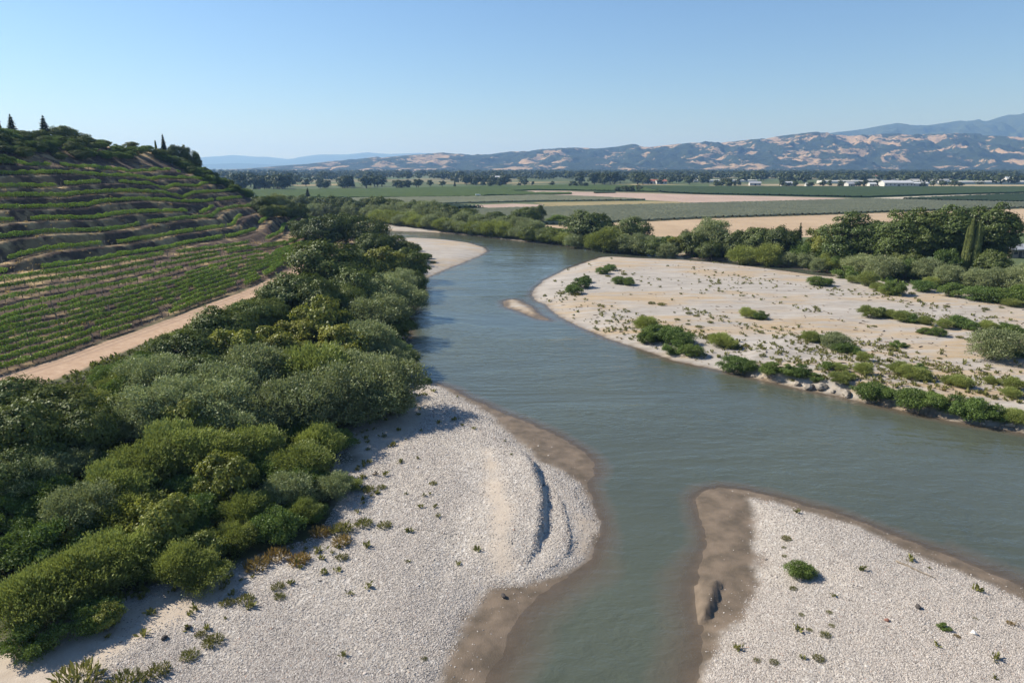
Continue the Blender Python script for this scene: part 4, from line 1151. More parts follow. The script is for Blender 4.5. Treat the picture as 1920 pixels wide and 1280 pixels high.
# shrubs on the wide bar
SHR = [(1075, 542, 12, 'D'), (1090, 530, 13, 'D'), (1099, 523, 9, 'D'), (1082, 549, 10, 'T'), (1050, 548, 8, 'T'), (1130, 507, 9, 'D'), (1145, 501, 8, 'D'), (1160, 525, 10, 'D'), (1180, 527, 10, 'D'), (1140, 516, 7, 'T'), (1170, 512, 8, 'T'),
       (1212, 606, 16, 'W'), (1232, 622, 20, 'D'), (1215, 632, 15, 'D'), (1256, 626, 20, 'D'), (1280, 634, 17, 'D'), (1265, 650, 17, 'D'), (1298, 656, 15, 'D'), (1245, 610, 12, 'T'), (1328, 630, 14, 'T'), (1350, 636, 15, 'W'), (1366, 642, 12, 'W'), (1385, 650, 10, 'T'), (1400, 646, 8, 'T'),
       (1222, 566, 9, 'T'), (1240, 568, 10, 'T'), (1292, 585, 9, 'T'), (1306, 590, 8, 'T'), (1270, 597, 7, 'T'), (1310, 610, 9, 'T'), (1290, 606, 6, 'T'), (1332, 602, 8, 'T'), (1402, 586, 11, 'W'), (1425, 590, 11, 'D'), (1408, 588, 7, 'T'),
       (1376, 682, 20, 'D'), (1404, 684, 13, 'D'), (1446, 690, 16, 'D'), (1478, 692, 13, 'D'), (1500, 694, 16, 'D'), (1530, 706, 10, 'D'), (1550, 684, 10, 'D'), (1575, 688, 9, 'W'), (1572, 708, 12, 'W'), (1590, 704, 9, 'W'), (1460, 672, 10, 'T'), (1430, 664, 9, 'T'),
       (1634, 732, 22, 'D'), (1662, 736, 14, 'D'), (1712, 746, 24, 'D'), (1745, 748, 18, 'D'), (1786, 756, 22, 'D'), (1830, 764, 26, 'D'), (1868, 772, 20, 'D'), (1908, 780, 16, 'W'), (1620, 690, 13, 'W'), (1652, 690, 10, 'T'), (1688, 690, 16, 'W'), (1710, 698, 16, 'W'), (1730, 702, 13, 'W'), (1800, 714, 14, 'W'), (1780, 712, 10, 'W'),
       (1565, 638, 18, 'G'), (1580, 650, 14, 'D'), (1604, 656, 10, 'D'), (1520, 630, 12, 'W'), (1500, 630, 9, 'T'), (1620, 668, 10, 'W'), (1540, 634, 9, 'D'), (1872, 646, 36, 'G'), (1905, 660, 14, 'D'), (1842, 644, 10, 'T'), (1680, 644, 9, 'D'), (1696, 646, 6, 'D'), (1858, 712, 9, 'W'), (1900, 718, 14, 'W'), (1895, 735, 12, 'W'), (1735, 620, 9, 'D'), (1760, 622, 11, 'D'), (1722, 621, 7, 'T'), (1800, 630, 9, 'T'), (1815, 634, 8, 'T'),
       (1630, 584, 13, 'W'), (1650, 584, 12, 'D'), (1668, 588, 10, 'W'), (1692, 592, 12, 'W'), (1712, 596, 12, 'D'), (1735, 600, 10, 'W'), (1770, 606, 11, 'W'), (1794, 602, 16, 'D'), (1820, 610, 12, 'D'), (1850, 610, 12, 'W'), (1878, 612, 11, 'D'), (1895, 616, 13, 'D'), (1915, 622, 10, 'D'),
       (1530, 526, 12, 'D'), (1550, 528, 10, 'D'), (1680, 541, 16, 'D'), (1662, 544, 10, 'W'), (1710, 548, 8, 'T'), (1775, 572, 8, 'T'), (1848, 577, 9, 'T'), (1878, 575, 6, 'T'), (1640, 610, 6, 'T'), (1726, 686, 8, 'D'), (1762, 670, 6, 'T'), (1850, 690, 7, 'T'), (1746, 690, 5, 'T'), (1790, 480 + 220, 6, 'T'), (1560, 550, 6, 'T')]
SHR = [(q_[0], q_[1], q_[2] * (1.22 if q_[3] in 'DWG' else 1.0), q_[3]) for q_ in SHR]
plant_px(SHR, 'on the wide gravel bar', 'plants on the wide gravel bar', LOOK_R, 1.0)
plant_px([(790, 475, 12, 'T'), (800, 480, 9, 'D'), (812, 490, 8, 'T'), (785, 466, 8, 'D'), (795, 497, 8, 'T')], 'on the pale upstream bar', 'weeds on the upstream bar', LOOK_R)

# ------------------------------------------------------------------ hill scrub and hilltop trees
HILLW = []
rs = random.Random(21)
for k in range(120):                                    # scrub band above the top terrace
    y = rs.uniform(172, 258); s = 80 + 26 * rs.random() ** 1.2 + (6 if y > 240 else 0)
    HILLW.append((x_foot(y) - s, y, rs.uniform(1.5, 2.6), rs.choice('DOO')))
for k in range(110):                                    # the dark shoulder towards the river
    s = rs.uniform(24, 84); y = 288 + max(0, 45 - s) * 0.8 + rs.uniform(-9 - 0.13 * max(0, s - 40), 3)
    HILLW.append((x_foot(y) - s, y, rs.uniform(1.5, 2.6) * (0.8 if s < 45 else 1.0), rs.choice('DDO')))
for x, y, r, k in HILLW:
    plant(k, x, y, r, r * KIND[k][2] * rs.uniform(0.8, 1.1), 'in the scrub along the hilltop' if y < 262 else 'on the dark hill shoulder', 'dark scrubby bush' if k == 'D' else 'dark bushy oak', 'scrub on the terraced hill')


SCRUB = []
for k in range(42):
    u = 2 + k * 6.2 + rs.uniform(-3, 3)
    SCRUB.append((u, rs.uniform(np.interp(u, [0, 130, 200, 285], [252, 262, 272, 281]), np.interp(u, [0, 130, 200, 285], [279, 288, 292, 294])), rs.uniform(8, 14), rs.choice('DDO')))
plant_px(SCRUB, 'below the crest of the hill', 'scrub on the terraced hill', dict(D='dark scrubby bush', O='dark bushy oak'), 0.9)


def on_hill(u, s):
    """ground point below pixel column u, s metres up from the foot of the hill"""
    k = (u - 960) / F
    y = 200.0
    for _ in range(30):
        y = (float(x_foot(y)) - s) / (k * (CT - 2.0 / max(y, 50.0)))
    return float(x_foot(y)) - s, y



for u, s, vt, hw, kd, lk in [(4, 112, 220, 5, 'N', 'dark narrow conifer at the edge of the hilltop scrub'), (27, 110, 219, 11, 'N', 'dark layered conifer behind the hilltop scrub'), (88, 108, 222, 13, 'N', 'broad dark conifer standing alone above the hilltop scrub'),
                             (122, 106, 237, 24, 'O', 'large dark round tree on the hilltop'), (150, 104, 250, 16, 'O', 'medium dark round tree sloping down the hilltop'), (246, 93, 266, 12, 'O', 'small round dark tree beside the golden hilltop grass'),
                             (292, 87, 267, 2.6, 'P', 'thin dark cypress standing on golden hilltop grass'), (307, 84, 256, 7, 'N', 'pointed conifer at the end of the golden hilltop grass'), (322, 80, 272, 13, 'O', 'low dark oak beside the hilltop conifer'), (345, 76, 273, 10, 'O', 'dark oak with a small peak on the hill shoulder'),
                             (362, 73, 284, 12, 'O', 'dark oak stepping down the hill shoulder'), (40, 100, 245, 20, 'O', 'dark bushy tree below the hilltop conifers'), (190, 96, 262, 14, 'D', 'dark bush where the hilltop scrub thins out')]:
    x, y = on_hill(u, s)
    z0 = gz(x, y); t = y * CT + (CAM_H - z0) * ST
    ztop = CAM_H + float(rays(u, vt)[2]) * t
    h = max(ztop - z0, 2.0) * (1.12 if kd in 'NP' else 1.0); hw = hw * (1.5 if kd == 'N' else 1.0)
    o = plant(kd, x, y, hw * t / F, h, 'top', lk, 'trees on the hilltop', z=z0)
    o['label'] = lk

# ------------------------------------------------------------------ trees of the valley
vr = random.Random(77)
BELTS = [(440, 540, 350, 358, 26, 12, 20, 'in the wood beside the hill foot'), (540, 620, 349, 354, 6, 7, 11, 'in the pale fields past the hill'), (640, 720, 350, 355, 12, 11, 17, 'in the narrow left grove of the valley'),
         (722, 785, 351, 355, 9, 10, 13, 'in the low hedge by the left grove'), (805, 860, 349, 351, 3, 7, 10, 'alone in the green field'), (850, 1000, 343, 348, 22, 10, 16, 'in the belt by the pale barn'),
         (900, 1090, 347, 350, 18, 5, 8, 'in the low hedge before the barn'), (1085, 1210, 342, 347, 22, 14, 20, 'in the tall middle grove'), (1060, 1100, 350, 352, 6, 5, 7, 'at the end of the low hedge'),
         (1155, 1200, 359, 361, 7, 6, 9, 'at the tip of the pinkish field'), (1210, 1330, 343, 347, 12, 9, 15, 'by the red roofed buildings'), (1335, 1390, 347, 352, 10, 8, 13, 'in the clump on the dark field'),
         (1390, 1440, 335, 340, 14, 15, 20, 'in the rounded wood behind the fields'), (1420, 1660, 348, 351, 26, 5, 10, 'among the small barns'), (1480, 1700, 339, 343, 20, 10, 16, 'behind the small barns'),
         (1660, 1800, 349, 351, 14, 5, 10, 'beside the long white barn'), (1700, 1925, 338, 342, 26, 11, 17, 'behind the long greenhouses'), (1640, 1920, 333, 337, 22, 14, 20, 'at the foot of the golden hills')]
for u0, u1, v0, v1, n, h0, h1, where in BELTS:
    q = [(vr.uniform(u0, u1), vr.uniform(v0, v1), vr.uniform(h0, h1)) for _ in range(n)]
    for (u, v, h), (x, y) in zip(q, plane([(a_, b_) for a_, b_, _ in q], 4.0)):
        kd = 'N' if vr.random() < 0.07 else 'F'
        plant(kd, x, y, h * vr.uniform(0.42, 0.66) if kd == 'F' else h * 0.3, h, where, 'dark rounded tree' if kd == 'F' else 'dark pointed conifer', 'trees of the valley floor', z=4.0)
# the belts beyond read as one wood
bel = []
br_ = np.random.default_rng(8)
for y0, y1, n in ((1150, 1600, 420), (1600, 2400, 1500), (2400, 4400, 2900)):
    yy = br_.uniform(y0, y1, n); xx = br_.uniform(-0.46, 0.80, n) * yy
    keep = vnoise(xx / 260.0, yy / 150.0, 3) > (0.56 if y0 < 1500 else 0.42 if y0 < 2000 else 0.30)
    bel += list(zip(xx[keep], yy[keep]))
bel = np.array(bel)
cv = KIND['F'][3]
bv = []; bf = []; bt = []; off = 0
arrs = []
for me in cv:
    a = np.zeros(len(me.vertices) * 3, np.float32); me.vertices.foreach_get('co', a)
    tn = np.zeros(len(me.vertices), np.float32); me.attributes['tone'].data.foreach_get('value', tn)
    arrs.append((a.reshape(-1, 4, 3), tn.reshape(-1, 4)))
for i, (x, y) in enumerate(bel):
    q, tn = arrs[i % len(arrs)]
    sel = br_.choice(len(q), 90, replace=False)
    h = br_.uniform(9, 19); r = h * br_.uniform(0.5, 0.8)
    qq = q[sel]; cc = qq.mean(1, keepdims=True)
    v = (cc + (qq - cc) * 2.1) * [r, r, h / 1.7] + [x, y, 4.0]
    bv.append(v.reshape(-1, 3)); bt.append(tn[sel].reshape(-1))
bv = np.vstack(bv)
wme = mesh_arrays('distant_woodland', bv, np.arange(len(bv)).reshape(-1, 4), smooth=False)
add_attr(wme, 'tone', np.concatenate(bt)); wme.materials.append(ML['F'])
link('distant_woodland', wme, None, kind='stuff')

# ------------------------------------------------------------------ vine rows on the hill
ORD = ['first', 'second', 'third', 'fourth', 'fifth', 'sixth', 'seventh', 'eighth', 'ninth', 'tenth', 'eleventh', 'twelfth', 'thirteenth', 'fourteenth', 'fifteenth', 'sixteenth', 'seventeenth', 'eighteenth', 'nineteenth', 'twentieth']


def ordinal(n):
    if n < 20:
        return ORD[n]
    tens = {2: 'twent', 3: 'thirt', 4: 'fort', 5: 'fift', 6: 'sixt', 7: 'sevent'}[(n + 1) // 10]
    r = (n + 1) % 10
    return tens + 'ieth' if r == 0 else tens + 'y-' + ORD[r - 1]


M_POST = plain('weathered_post', (0.27, 0.22, 0.17), 0.95)


def resample(p, step):
    seg = np.hypot(*(p[1:] - p[:-1]).T); cum = np.concatenate([[0], np.cumsum(seg)])
    s = np.arange(0, cum[-1], step)
    return np.stack([np.interp(s, cum, p[:, 0]), np.interp(s, cum, p[:, 1])], 1)


def vine_row(path, seed, label, dens=26, hgt=1.0, gap=0.30, wid=0.42, lf=0.40):
    rng = np.random.default_rng(seed)
    p = resample(np.asarray(path, float), 0.5)
    if len(p) < 6:
        return
    for _ in range(3):
        p[1:-1] = (p[:-2] + p[1:-1] * 2 + p[2:]) / 4
    L = (len(p) - 1) * 0.5
    n = int(L * dens)
    s = rng.uniform(0, L, n)
    alive = vnoise(s * 0.16 + seed * 31, s * 0 + 3, 60) > gap
    vig = 0.72 + 0.55 * vnoise(s * 0.9 + seed * 13, s * 0, 61)
    s = s[alive]; vig = vig[alive] * hgt; n = len(s)
    i = s / 0.5
    x = np.interp(i, np.arange(len(p)), p[:, 0]); y = np.interp(i, np.arange(len(p)), p[:, 1])
    tx = np.gradient(p[:, 0]); ty = np.gradient(p[:, 1]); tl = np.hypot(tx, ty)
    nx = np.interp(i, np.arange(len(p)), -ty / tl); ny = np.interp(i, np.arange(len(p)), tx / tl)
    lat = np.clip(rng.normal(size=n), -1.6, 1.6) * wid * vig
    hh = 0.45 + rng.uniform(0, 1, n) ** 0.75 * 0.85 * vig * np.sqrt(np.clip(1 - (lat / 1.15) ** 2, 0.1, 1))
    x = x + nx * lat; y = y + ny * lat
    zz = ground(p[:, 0], p[:, 1]); z = np.interp(i, np.arange(len(p)), zz) + hh
    cen = np.stack([x, y, z], 1)
    out = np.stack([nx * np.sign(lat) * 0.6, ny * np.sign(lat) * 0.6, 0.5 + 0 * nx], 1)
    sc = rng.uniform(0.6, 1.3, n)
    tone = 0.5 * vnoise(s * 1.3 + seed * 5, s * 0 + 9, 62) + 0.5 * rng.uniform(0, 1, n)
    me = crown_mesh('vine_leaves', cen, rdir(rng, n) + [0, 0, -0.4], out * 1.3 + rdir(rng, n) * 0.6, lf * sc, lf * 0.8 * sc, tone, ML['V'])
    root = bpy.data.objects.new('vine_row', None); COL.objects.link(root)
    c = np.array([p[len(p) // 2, 0], p[len(p) // 2, 1], zz[len(p) // 2]])
    root.location = c
    tag(root, label, 'vine row', 'vine rows on the terraced hill')
    lo = link('foliage', me, None, root); lo.location = -c
    # trunks and posts
    ps = []
    for k in range(2, len(p) - 1, 4):
        j = rng.normal(size=2) * 0.08
        tall = (k % 12 == 2)
        w = 0.06 if tall else 0.045; h = 1.35 if tall else 0.6
        bx, by, bz = p[k, 0] + j[0], p[k, 1] + j[1], zz[k]
        v = np.array([[bx + a * w, by + b * w, bz + q] for q in (-0.2, h) for a, b in ((-1, -1), (1, -1), (1, 1), (-1, 1))])
        f = np.array([(0, 1, 5, 4), (1, 2, 6, 5), (2, 3, 7, 6), (3, 0, 4, 7), (4, 5, 6, 7)])
        ps.append((v, f))
    v, f = join(ps)
    po = link('trellis_posts', mesh_arrays('trellis_posts', v, f, False), M_POST, root, kind='stuff')
    po.location = -c


def extend_left(w, d=12):
    t = w[1] - w[0]; t = t / np.linalg.norm(t)
    return np.vstack([w[0] - t * d, w])


TERR = ['at the foot of the terraces', 'on the lowest terrace', 'on the second terrace', 'on the third terrace', 'on the fourth terrace', 'on the fifth terrace', 'on the sixth terrace', 'on the seventh terrace', 'on the eighth terrace', 'on the topmost terrace under the scrub']
for i, w in enumerate(ROWS_W):
    vine_row(extend_left(w), 300 + i, 'green vine row ' + TERR[i] + ' of the dark hillside', 110, 1.12, 0.15, 0.32, 0.27)
lowW = [march_hill(np.asarray(r, float)) for r in LOW_PX]
last = march_hill(np.asarray(LAST_LOW, float))
a5 = resample(lowW[-1], 2.0); al = resample(last, 2.0)


def along(p, n):
    seg = np.hypot(*(p[1:] - p[:-1]).T); cum = np.concatenate([[0], np.cumsum(seg)]) / seg.sum()
    f = np.linspace(0, 1, n)
    return np.stack([np.interp(f, cum, p[:, 0]), np.interp(f, cum, p[:, 1])], 1)


A5 = along(a5, 60); AL = along(al, 60)
lowW += [A5 * (1 - f) + AL * f for f in (np.arange(1, 7) / 7.0)] + [AL]
nlow = len(lowW)
for i, w in enumerate(lowW):
    k = nlow - 1 - i
    lab = ('vine row nearest to the dirt track, its shadow on the track' if k == 0 else f'vine row of the gentle lower vineyard, {ordinal(k)} up from the dirt track')
    vine_row(extend_left(w, 14), 330 + i, lab, 105, 0.88, 0.20, 0.24, 0.24)
for i, (pp, lab) in enumerate([([(517, 411), (527, 404), (540, 399)], 'short vine row on the nose of the hill, upper end'), ([(530, 424), (548, 414), (566, 408)], 'short vine row curving over the nose of the hill'), ([(541, 432), (560, 424), (580, 417), (596, 412)], 'short vine row at the foot of the hill nose'),
                               ([(562, 408), (585, 412), (606, 418)], 'thin vine row beside the golden strip past the hill nose')]):
    vine_row(march_hill(np.asarray(pp, float)), 350 + i, lab, 30, 0.9, 0.1, 0.4, 0.36)

# ------------------------------------------------------------------ vine blocks of the valley: rows too far to pick apart
def vine_block(name, px, gap_m, ang, hgt, wid, mat, seed, step=2.2):
    rng = np.random.default_rng(seed)
    poly = plane(px, 4.0)
    ca, sa = math.cos(ang), math.sin(ang)
    c0 = poly.mean(0); q = poly - c0
    a = q @ [ca, sa]; b = q @ [-sa, ca]
    vs = []; fs = []; off = 0
    A, B = np.meshgrid(np.arange(a.min(), a.max(), step), np.arange(b.min(), b.max(), gap_m))
    X = c0[0] + A * ca - B * sa; Y = c0[1] + A * sa + B * ca
    ins = (sdf(poly, X, Y) > 0.6).reshape(A.shape)
    m = ins[:, :-1] & ins[:, 1:]
    nb, na = A.shape
    h = hgt * (0.88 + 0.24 * rng.uniform(0, 1, A.shape)); w = wid * (0.88 + 0.24 * rng.uniform(0, 1, A.shape))
    lat = rng.normal(size=A.shape) * 0.12
    pr = []
    for dy, fz in ((-1.0, 0.18), (-0.75, 0.75), (0.15, 1.0), (0.8, 0.7), (1.0, 0.18)):
        o = w * dy + lat
        pr.append(np.stack([X - sa * o, Y + ca * o, 4.03 + h * fz], -1))
    V = np.stack(pr, 2)                                  # rows, along, 5, 3
    idx = np.arange(nb * na * 5).reshape(nb, na, 5)
    f = np.stack([idx[:, :-1, :-1], idx[:, :-1, 1:], idx[:, 1:, 1:], idx[:, 1:, :-1]], -1)[m]
    f = f.reshape(-1, 4)
    used = np.unique(f); rm = np.zeros(V.reshape(-1, 3).shape[0], np.int64); rm[used] = np.arange(len(used))
    link(name, mesh_arrays(name, V.reshape(-1, 3)[used], rm[f], False), mat, kind='stuff')


def crop_material(name, c1, c2):
    t = NT(name)
    n = t.noise(1.1, 4, 0.75)
    c = t.mix(t.ramp(n, [(0.3, 0.0), (0.7, 1.0)]), c1, c2)
    c = t.mix(t.ramp(t.noise(0.03, 4, 0.6), [(0.35, 0.0), (0.7, 0.4)]), c, tuple(x * 0.75 for x in c1))
    return t.done(t.bsdf(c, 0.9, 0.15))


M_CROP_A = crop_material('vine_block_olive', (0.185, 0.190, 0.115), (0.29, 0.29, 0.175))
M_CROP_G = crop_material('vine_block_green', (0.055, 0.090, 0.028), (0.095, 0.130, 0.040))
M_CROP_D = crop_material('vine_block_dark', (0.036, 0.062, 0.028), (0.065, 0.095, 0.040))
vine_block('vineyard_rows', VINE_A, 2.5, math.radians(47), 1.4, 0.72, M_CROP_A, 1)
vine_block('vineyard_rows', VINE_E, 3.0, math.radians(40), 1.6, 0.95, M_CROP_A, 2, 3.0)
vine_block('vineyard_rows', VINE_F, 4.2, math.radians(12), 2.0, 1.4, M_CROP_G, 3, 4.0)
vine_block('vineyard_rows', VINE_I, 4.2, math.radians(8), 2.0, 1.5, M_CROP_D, 4, 4.0)
vine_block('vineyard_rows', VINE_J, 3.2, math.radians(40), 1.8, 1.0, M_CROP_D, 5, 3.0)
vine_block('crop_rows', [(1003, 362.4), (1074, 362.6), (1074, 364.6), (1003, 366)], 3.2, 0.1, 1.6, 1.3, M_CROP_G, 6, 3.0)
vine_block('crop_rows', [(825, 386.4), (858, 386), (912, 389.4), (850, 392.6)], 3.2, math.radians(84), 1.8, 1.0, M_CROP_D, 7, 3.0)
vine_block('crop_rows', [(1112, 361.6), (1155, 361), (1155, 362.3), (1112, 363)], 3.2, 0.1, 1.8, 1.4, M_CROP_D, 8, 3.0)

# ------------------------------------------------------------------ cobbles of the near bars
def cobble_material():
    t = NT('river_cobbles')
    oi = t.new('ShaderNodeObjectInfo')
    r = oi.outputs['Random']
    c = t.ramp(r, [(0.0, (0.13, 0.113, 0.10)), (0.2, (0.25, 0.22, 0.192)), (0.5, (0.345, 0.305, 0.268)), (0.8, (0.41, 0.37, 0.33)), (0.96, (0.49, 0.45, 0.405)), (1.0, (0.30, 0.20, 0.15))])
    return t.done(t.bsdf(c, 0.85, 0.3))


M_COB = cobble_material()


def cobbles(name, box, n, want, seed, smin, smax, mat=M_COB):
    rng = np.random.default_rng(seed)
    # thin out with distance so that stones stay about as dense as they show
    y = 1.0 / rng.uniform(1.0 / box[3], 1.0 / box[1], n); x = rng.uniform(box[0], box[2], n) * y
    z, inf = ground(x, y, True)
    k = want(x, y, inf, rng)
    x, y, z = x[k], y[k], z[k]
    me = bpy.data.meshes.new(name)
    me.vertices.add(len(x)); me.vertices.foreach_set('co', np.stack([x, y, z], 1).astype(np.float32).ravel())
    s = (smin + (smax - smin) * rng.uniform(0, 1, len(x)) ** 2.2) * np.clip(y / 62.0, 0.8, 1.5)
    add_attr(me, 'size', s)
    o = link(name, me, mat, kind='stuff')
    ng = bpy.data.node_groups.new('stones', 'GeometryNodeTree')
    ng.interface.new_socket('Geometry', in_out='INPUT', socket_type='NodeSocketGeometry')
    ng.interface.new_socket('Geometry', in_out='OUTPUT', socket_type='NodeSocketGeometry')
    N = ng.nodes; lk = ng.links.new
    gi = N.new('NodeGroupInput'); go = N.new('NodeGroupOutput')
    ico = N.new('GeometryNodeMeshIcoSphere'); ico.inputs['Radius'].default_value = 0.5; ico.inputs['Subdivisions'].default_value = 2
    sm = N.new('GeometryNodeSetMaterial'); sm.inputs['Material'].default_value = mat
    ss = N.new('GeometryNodeSetShadeSmooth')
    pt = N.new('GeometryNodeMeshToPoints')
    ins = N.new('GeometryNodeInstanceOnPoints')
    at = N.new('GeometryNodeInputNamedAttribute'); at.data_type = 'FLOAT'; at.inputs['Name'].default_value = 'size'
    rs_ = N.new('FunctionNodeRandomValue'); rs_.data_type = 'FLOAT_VECTOR'
    rs_.inputs[0].default_value = (0.75, 0.6, 0.38); rs_.inputs[1].default_value = (1.35, 1.0, 0.7)
    vm = N.new('ShaderNodeVectorMath'); vm.operation = 'SCALE'
    rr_ = N.new('FunctionNodeRandomValue'); rr_.data_type = 'FLOAT_VECTOR'
    rr_.inputs[0].default_value = (-0.35, -0.35, 0); rr_.inputs[1].default_value = (0.35, 0.35, 6.28); rr_.inputs['Seed'].default_value = 5
    lk(gi.outputs[0], pt.inputs['Mesh']); lk(pt.outputs[0], ins.inputs['Points'])
    lk(ico.outputs[0], ss.inputs[0]); lk(ss.outputs[0], sm.inputs[0]); lk(sm.outputs[0], ins.inputs['Instance'])
    lk(rs_.outputs[0], vm.inputs[0]); lk(at.outputs['Attribute'], vm.inputs['Scale']); lk(vm.outputs[0], ins.inputs['Scale'])
    lk(rr_.outputs[0], ins.inputs['Rotation'])
    lk(ins.outputs[0], go.inputs[0])
    md = o.modifiers.new('stones', 'NODES'); md.node_group = ng
    return o


def want_bar(x, y, inf, rng):
    sm = np.max([sdf(p, x, y) for p in SAND], axis=0)
    p = sstep(inf['dd'], -0.6, 0.6) * (1 - 0.93 * sstep(sm, -1.2, 1.0)) + 0.02 * sstep(inf['dd'], -4.0, 0.5)
    ok = ((inf['dl'] > 0.3) & (inf['ul'] < 1.0) & (y < 112)) | (inf['d2'] > 0.3)
    bd = line_sd(SCARP1, x, y)[0]
    dn = 0.35 + 0.65 * sstep(fbm(x * .09, y * .09, 70) + 0.10 * np.sin(bd * 0.75), 0.32, 0.6)
    return ok & (rng.uniform(0, 1, len(x)) < p * dn)


cobbles('cobbles', (-0.74, 34.0, 1.0, 112.0), 800000, want_bar, 5, 0.06, 0.175)
cobbles('loose_stones', (-0.74, 34.0, 1.0, 110.0), 900, want_bar, 6, 0.22, 0.38)

# ------------------------------------------------------------------ low growth and litter nobody would count
def scatter_tufts(name, pts, seed, mat, hmin, hmax, blades, wide=0.5, ln=0.9, lw=0.16):
    rng = np.random.default_rng(seed)
    n = len(pts)
    z = ground(pts[:, 0], pts[:, 1])
    k = np.repeat(np.arange(n), blades)
    hh = rng.uniform(hmin, hmax, n)[k]
    off = rng.normal(size=(len(k), 2)) * (wide * hh)[:, None] * 0.6
    p = np.stack([pts[k, 0] + off[:, 0], pts[k, 1] + off[:, 1], z[k] + hh * rng.uniform(0.1, 0.6, len(k))], 1)
    ax = np.stack([off[:, 0] / hh, off[:, 1] / hh, np.full(len(k), 0.8)], 1) + rdir(rng, len(k)) * 0.5
    s = rng.uniform(0.6, 1.2, len(k))
    me = crown_mesh(name, p, ax, rdir(rng, len(k)), hh * ln * s, hh * lw * s * 2, 0.5 * rng.uniform(0, 1, n)[k] + 0.5 * rng.uniform(0, 1, len(k)), mat)
    return link(name, me, None, kind='stuff')


rq = np.random.default_rng(31)
# weeds on the wide bar
q = np.stack([rq.uniform(0.02, 0.85, 9000), 1 / rq.uniform(1 / 300.0, 1 / 85.0, 9000)], 1); q[:, 0] *= q[:, 1]
_, inf = ground(q[:, 0], q[:, 1], True)
fa0 = math.radians(-B3_ROT)
qa = q[:, 0] * math.cos(fa0) + q[:, 1] * math.sin(fa0); qb = -q[:, 0] * math.sin(fa0) + q[:, 1] * math.cos(fa0)
nv = fbm(qa * 0.035 + 9, qb * 0.12, 81, 3)
frontness = np.exp(-np.maximum(line_sd(CUT, q[:, 0], q[:, 1])[0] - 2, 0) / 14.0)
mk = (inf['dr'] > 1.5) & (inf['ur'] < 1) & (rq.uniform(0, 1, len(q)) < 0.007 + 0.8 * sstep(nv, 0.58, 0.67) + 0.55 * frontness)
qq = q[mk]
scatter_tufts('weeds', qq[:1500], 82, ML['T'], 0.22, 0.75, 16)
scatter_tufts('dry_weeds', qq[1500:2700], 83, ML['R'], 0.15, 0.5, 12)
# weeds on the near bars
q = np.stack([rq.uniform(-0.75, 0.86, 5000), rq.uniform(36, 120, 5000)], 1); q[:, 0] *= q[:, 1]
_, inf = ground(q[:, 0], q[:, 1], True)
edge = np.exp(-np.abs(inf['ul'] + 2.0) / 2.6)
mk = (((inf['dl'] > 1) & (inf['ul'] < 1.5) & (inf['dd'] > 0.5)) | ((inf['d2'] > 1) & (inf['dd'] > 1.0))) & (rq.uniform(0, 1, len(q)) < 0.035 + 0.55 * edge * (inf['dl'] > 0))
scatter_tufts('bar_weeds', q[mk], 84, ML['T'], 0.2, 0.6, 18)
# grass and herbs between thicket and track, undergrowth below the trees
q = np.stack([rq.uniform(-78, -20, 26000), rq.uniform(44, 262, 26000)], 1)
ulq = sdf(UP_L, q[:, 0], q[:, 1]); trq = sdf(TRACK, q[:, 0], q[:, 1]); ftq = x_foot(q[:, 1]) - q[:, 0]
mk = (ulq > 0.5) & (trq < -0.3) & (ftq < -5)
scatter_tufts('undergrowth', q[mk][:7000], 85, leaf_material('herb_leaf', (0.055, 0.075, 0.020), (0.120, 0.140, 0.045)), 0.35, 1.0, 12, 0.7, 0.8, 0.2)
# far bank undergrowth
q = np.stack([rq.uniform(-0.32, 0.85, 12000), rq.uniform(150, 420, 12000)], 1); q[:, 0] *= q[:, 1]
urq = sdf(UP_R, q[:, 0], q[:, 1])
mk = (urq > -2.5) & (urq < 17)
scatter_tufts('bank_undergrowth', q[mk][:2600], 86, ML['D'], 0.6, 1.9, 14, 0.7, 0.7, 0.26)
# dry grass on the terrace banks and hill
q = np.stack([rq.uniform(-185, -62, 16000), rq.uniform(90, 292, 16000)], 1)
hbq = hill_base(q[:, 0], q[:, 1]); nv = fbm(q[:, 0] * .16, q[:, 1] * .16, 49, 3)
mk = (hbq > 1.0) & (nv > 0.55)
scatter_tufts('dry_hill_grass', q[mk][:2600], 87, leaf_material('dry_grass_blade', (0.26, 0.18, 0.085), (0.42, 0.31, 0.17), 0.3), 0.22, 0.6, 10, 0.9, 0.9, 0.14)
# drift litter: twigs and dark bits on the wide bar
ps = []
q = np.stack([rq.uniform(0.02, 0.85, 1500), 1 / rq.uniform(1 / 300.0, 1 / 90.0, 1500)], 1); q[:, 0] *= q[:, 1]
zq, inf = ground(q[:, 0], q[:, 1], True)
fa = math.radians(-B3_ROT)
for (x, y), z, a, b in zip(q, zq, inf['dr'], inf['ur']):
    if a < 2 or b > 0 or len(ps) > 520:
        continue
    an = fa + rq.normal() * 0.7; L = rq.uniform(0.25, 1.3); w = rq.uniform(0.03, 0.10)
    d = np.array([math.cos(an), math.sin(an), rq.normal() * 0.06])
    ps.append(tube([np.array([x, y, z + w * 0.8]), np.array([x, y, z + w * 0.8]) + d * L * 0.5 + [0, 0, 0.03], np.array([x, y, z + w * 0.5]) + d * L], [w, w * 1.1, w * 0.4], 4))
v, f = join(ps)
link('drift_litter', mesh_arrays('drift_litter', v, f), plain('drift_wood', (0.15, 0.12, 0.095), 0.95), kind='stuff')

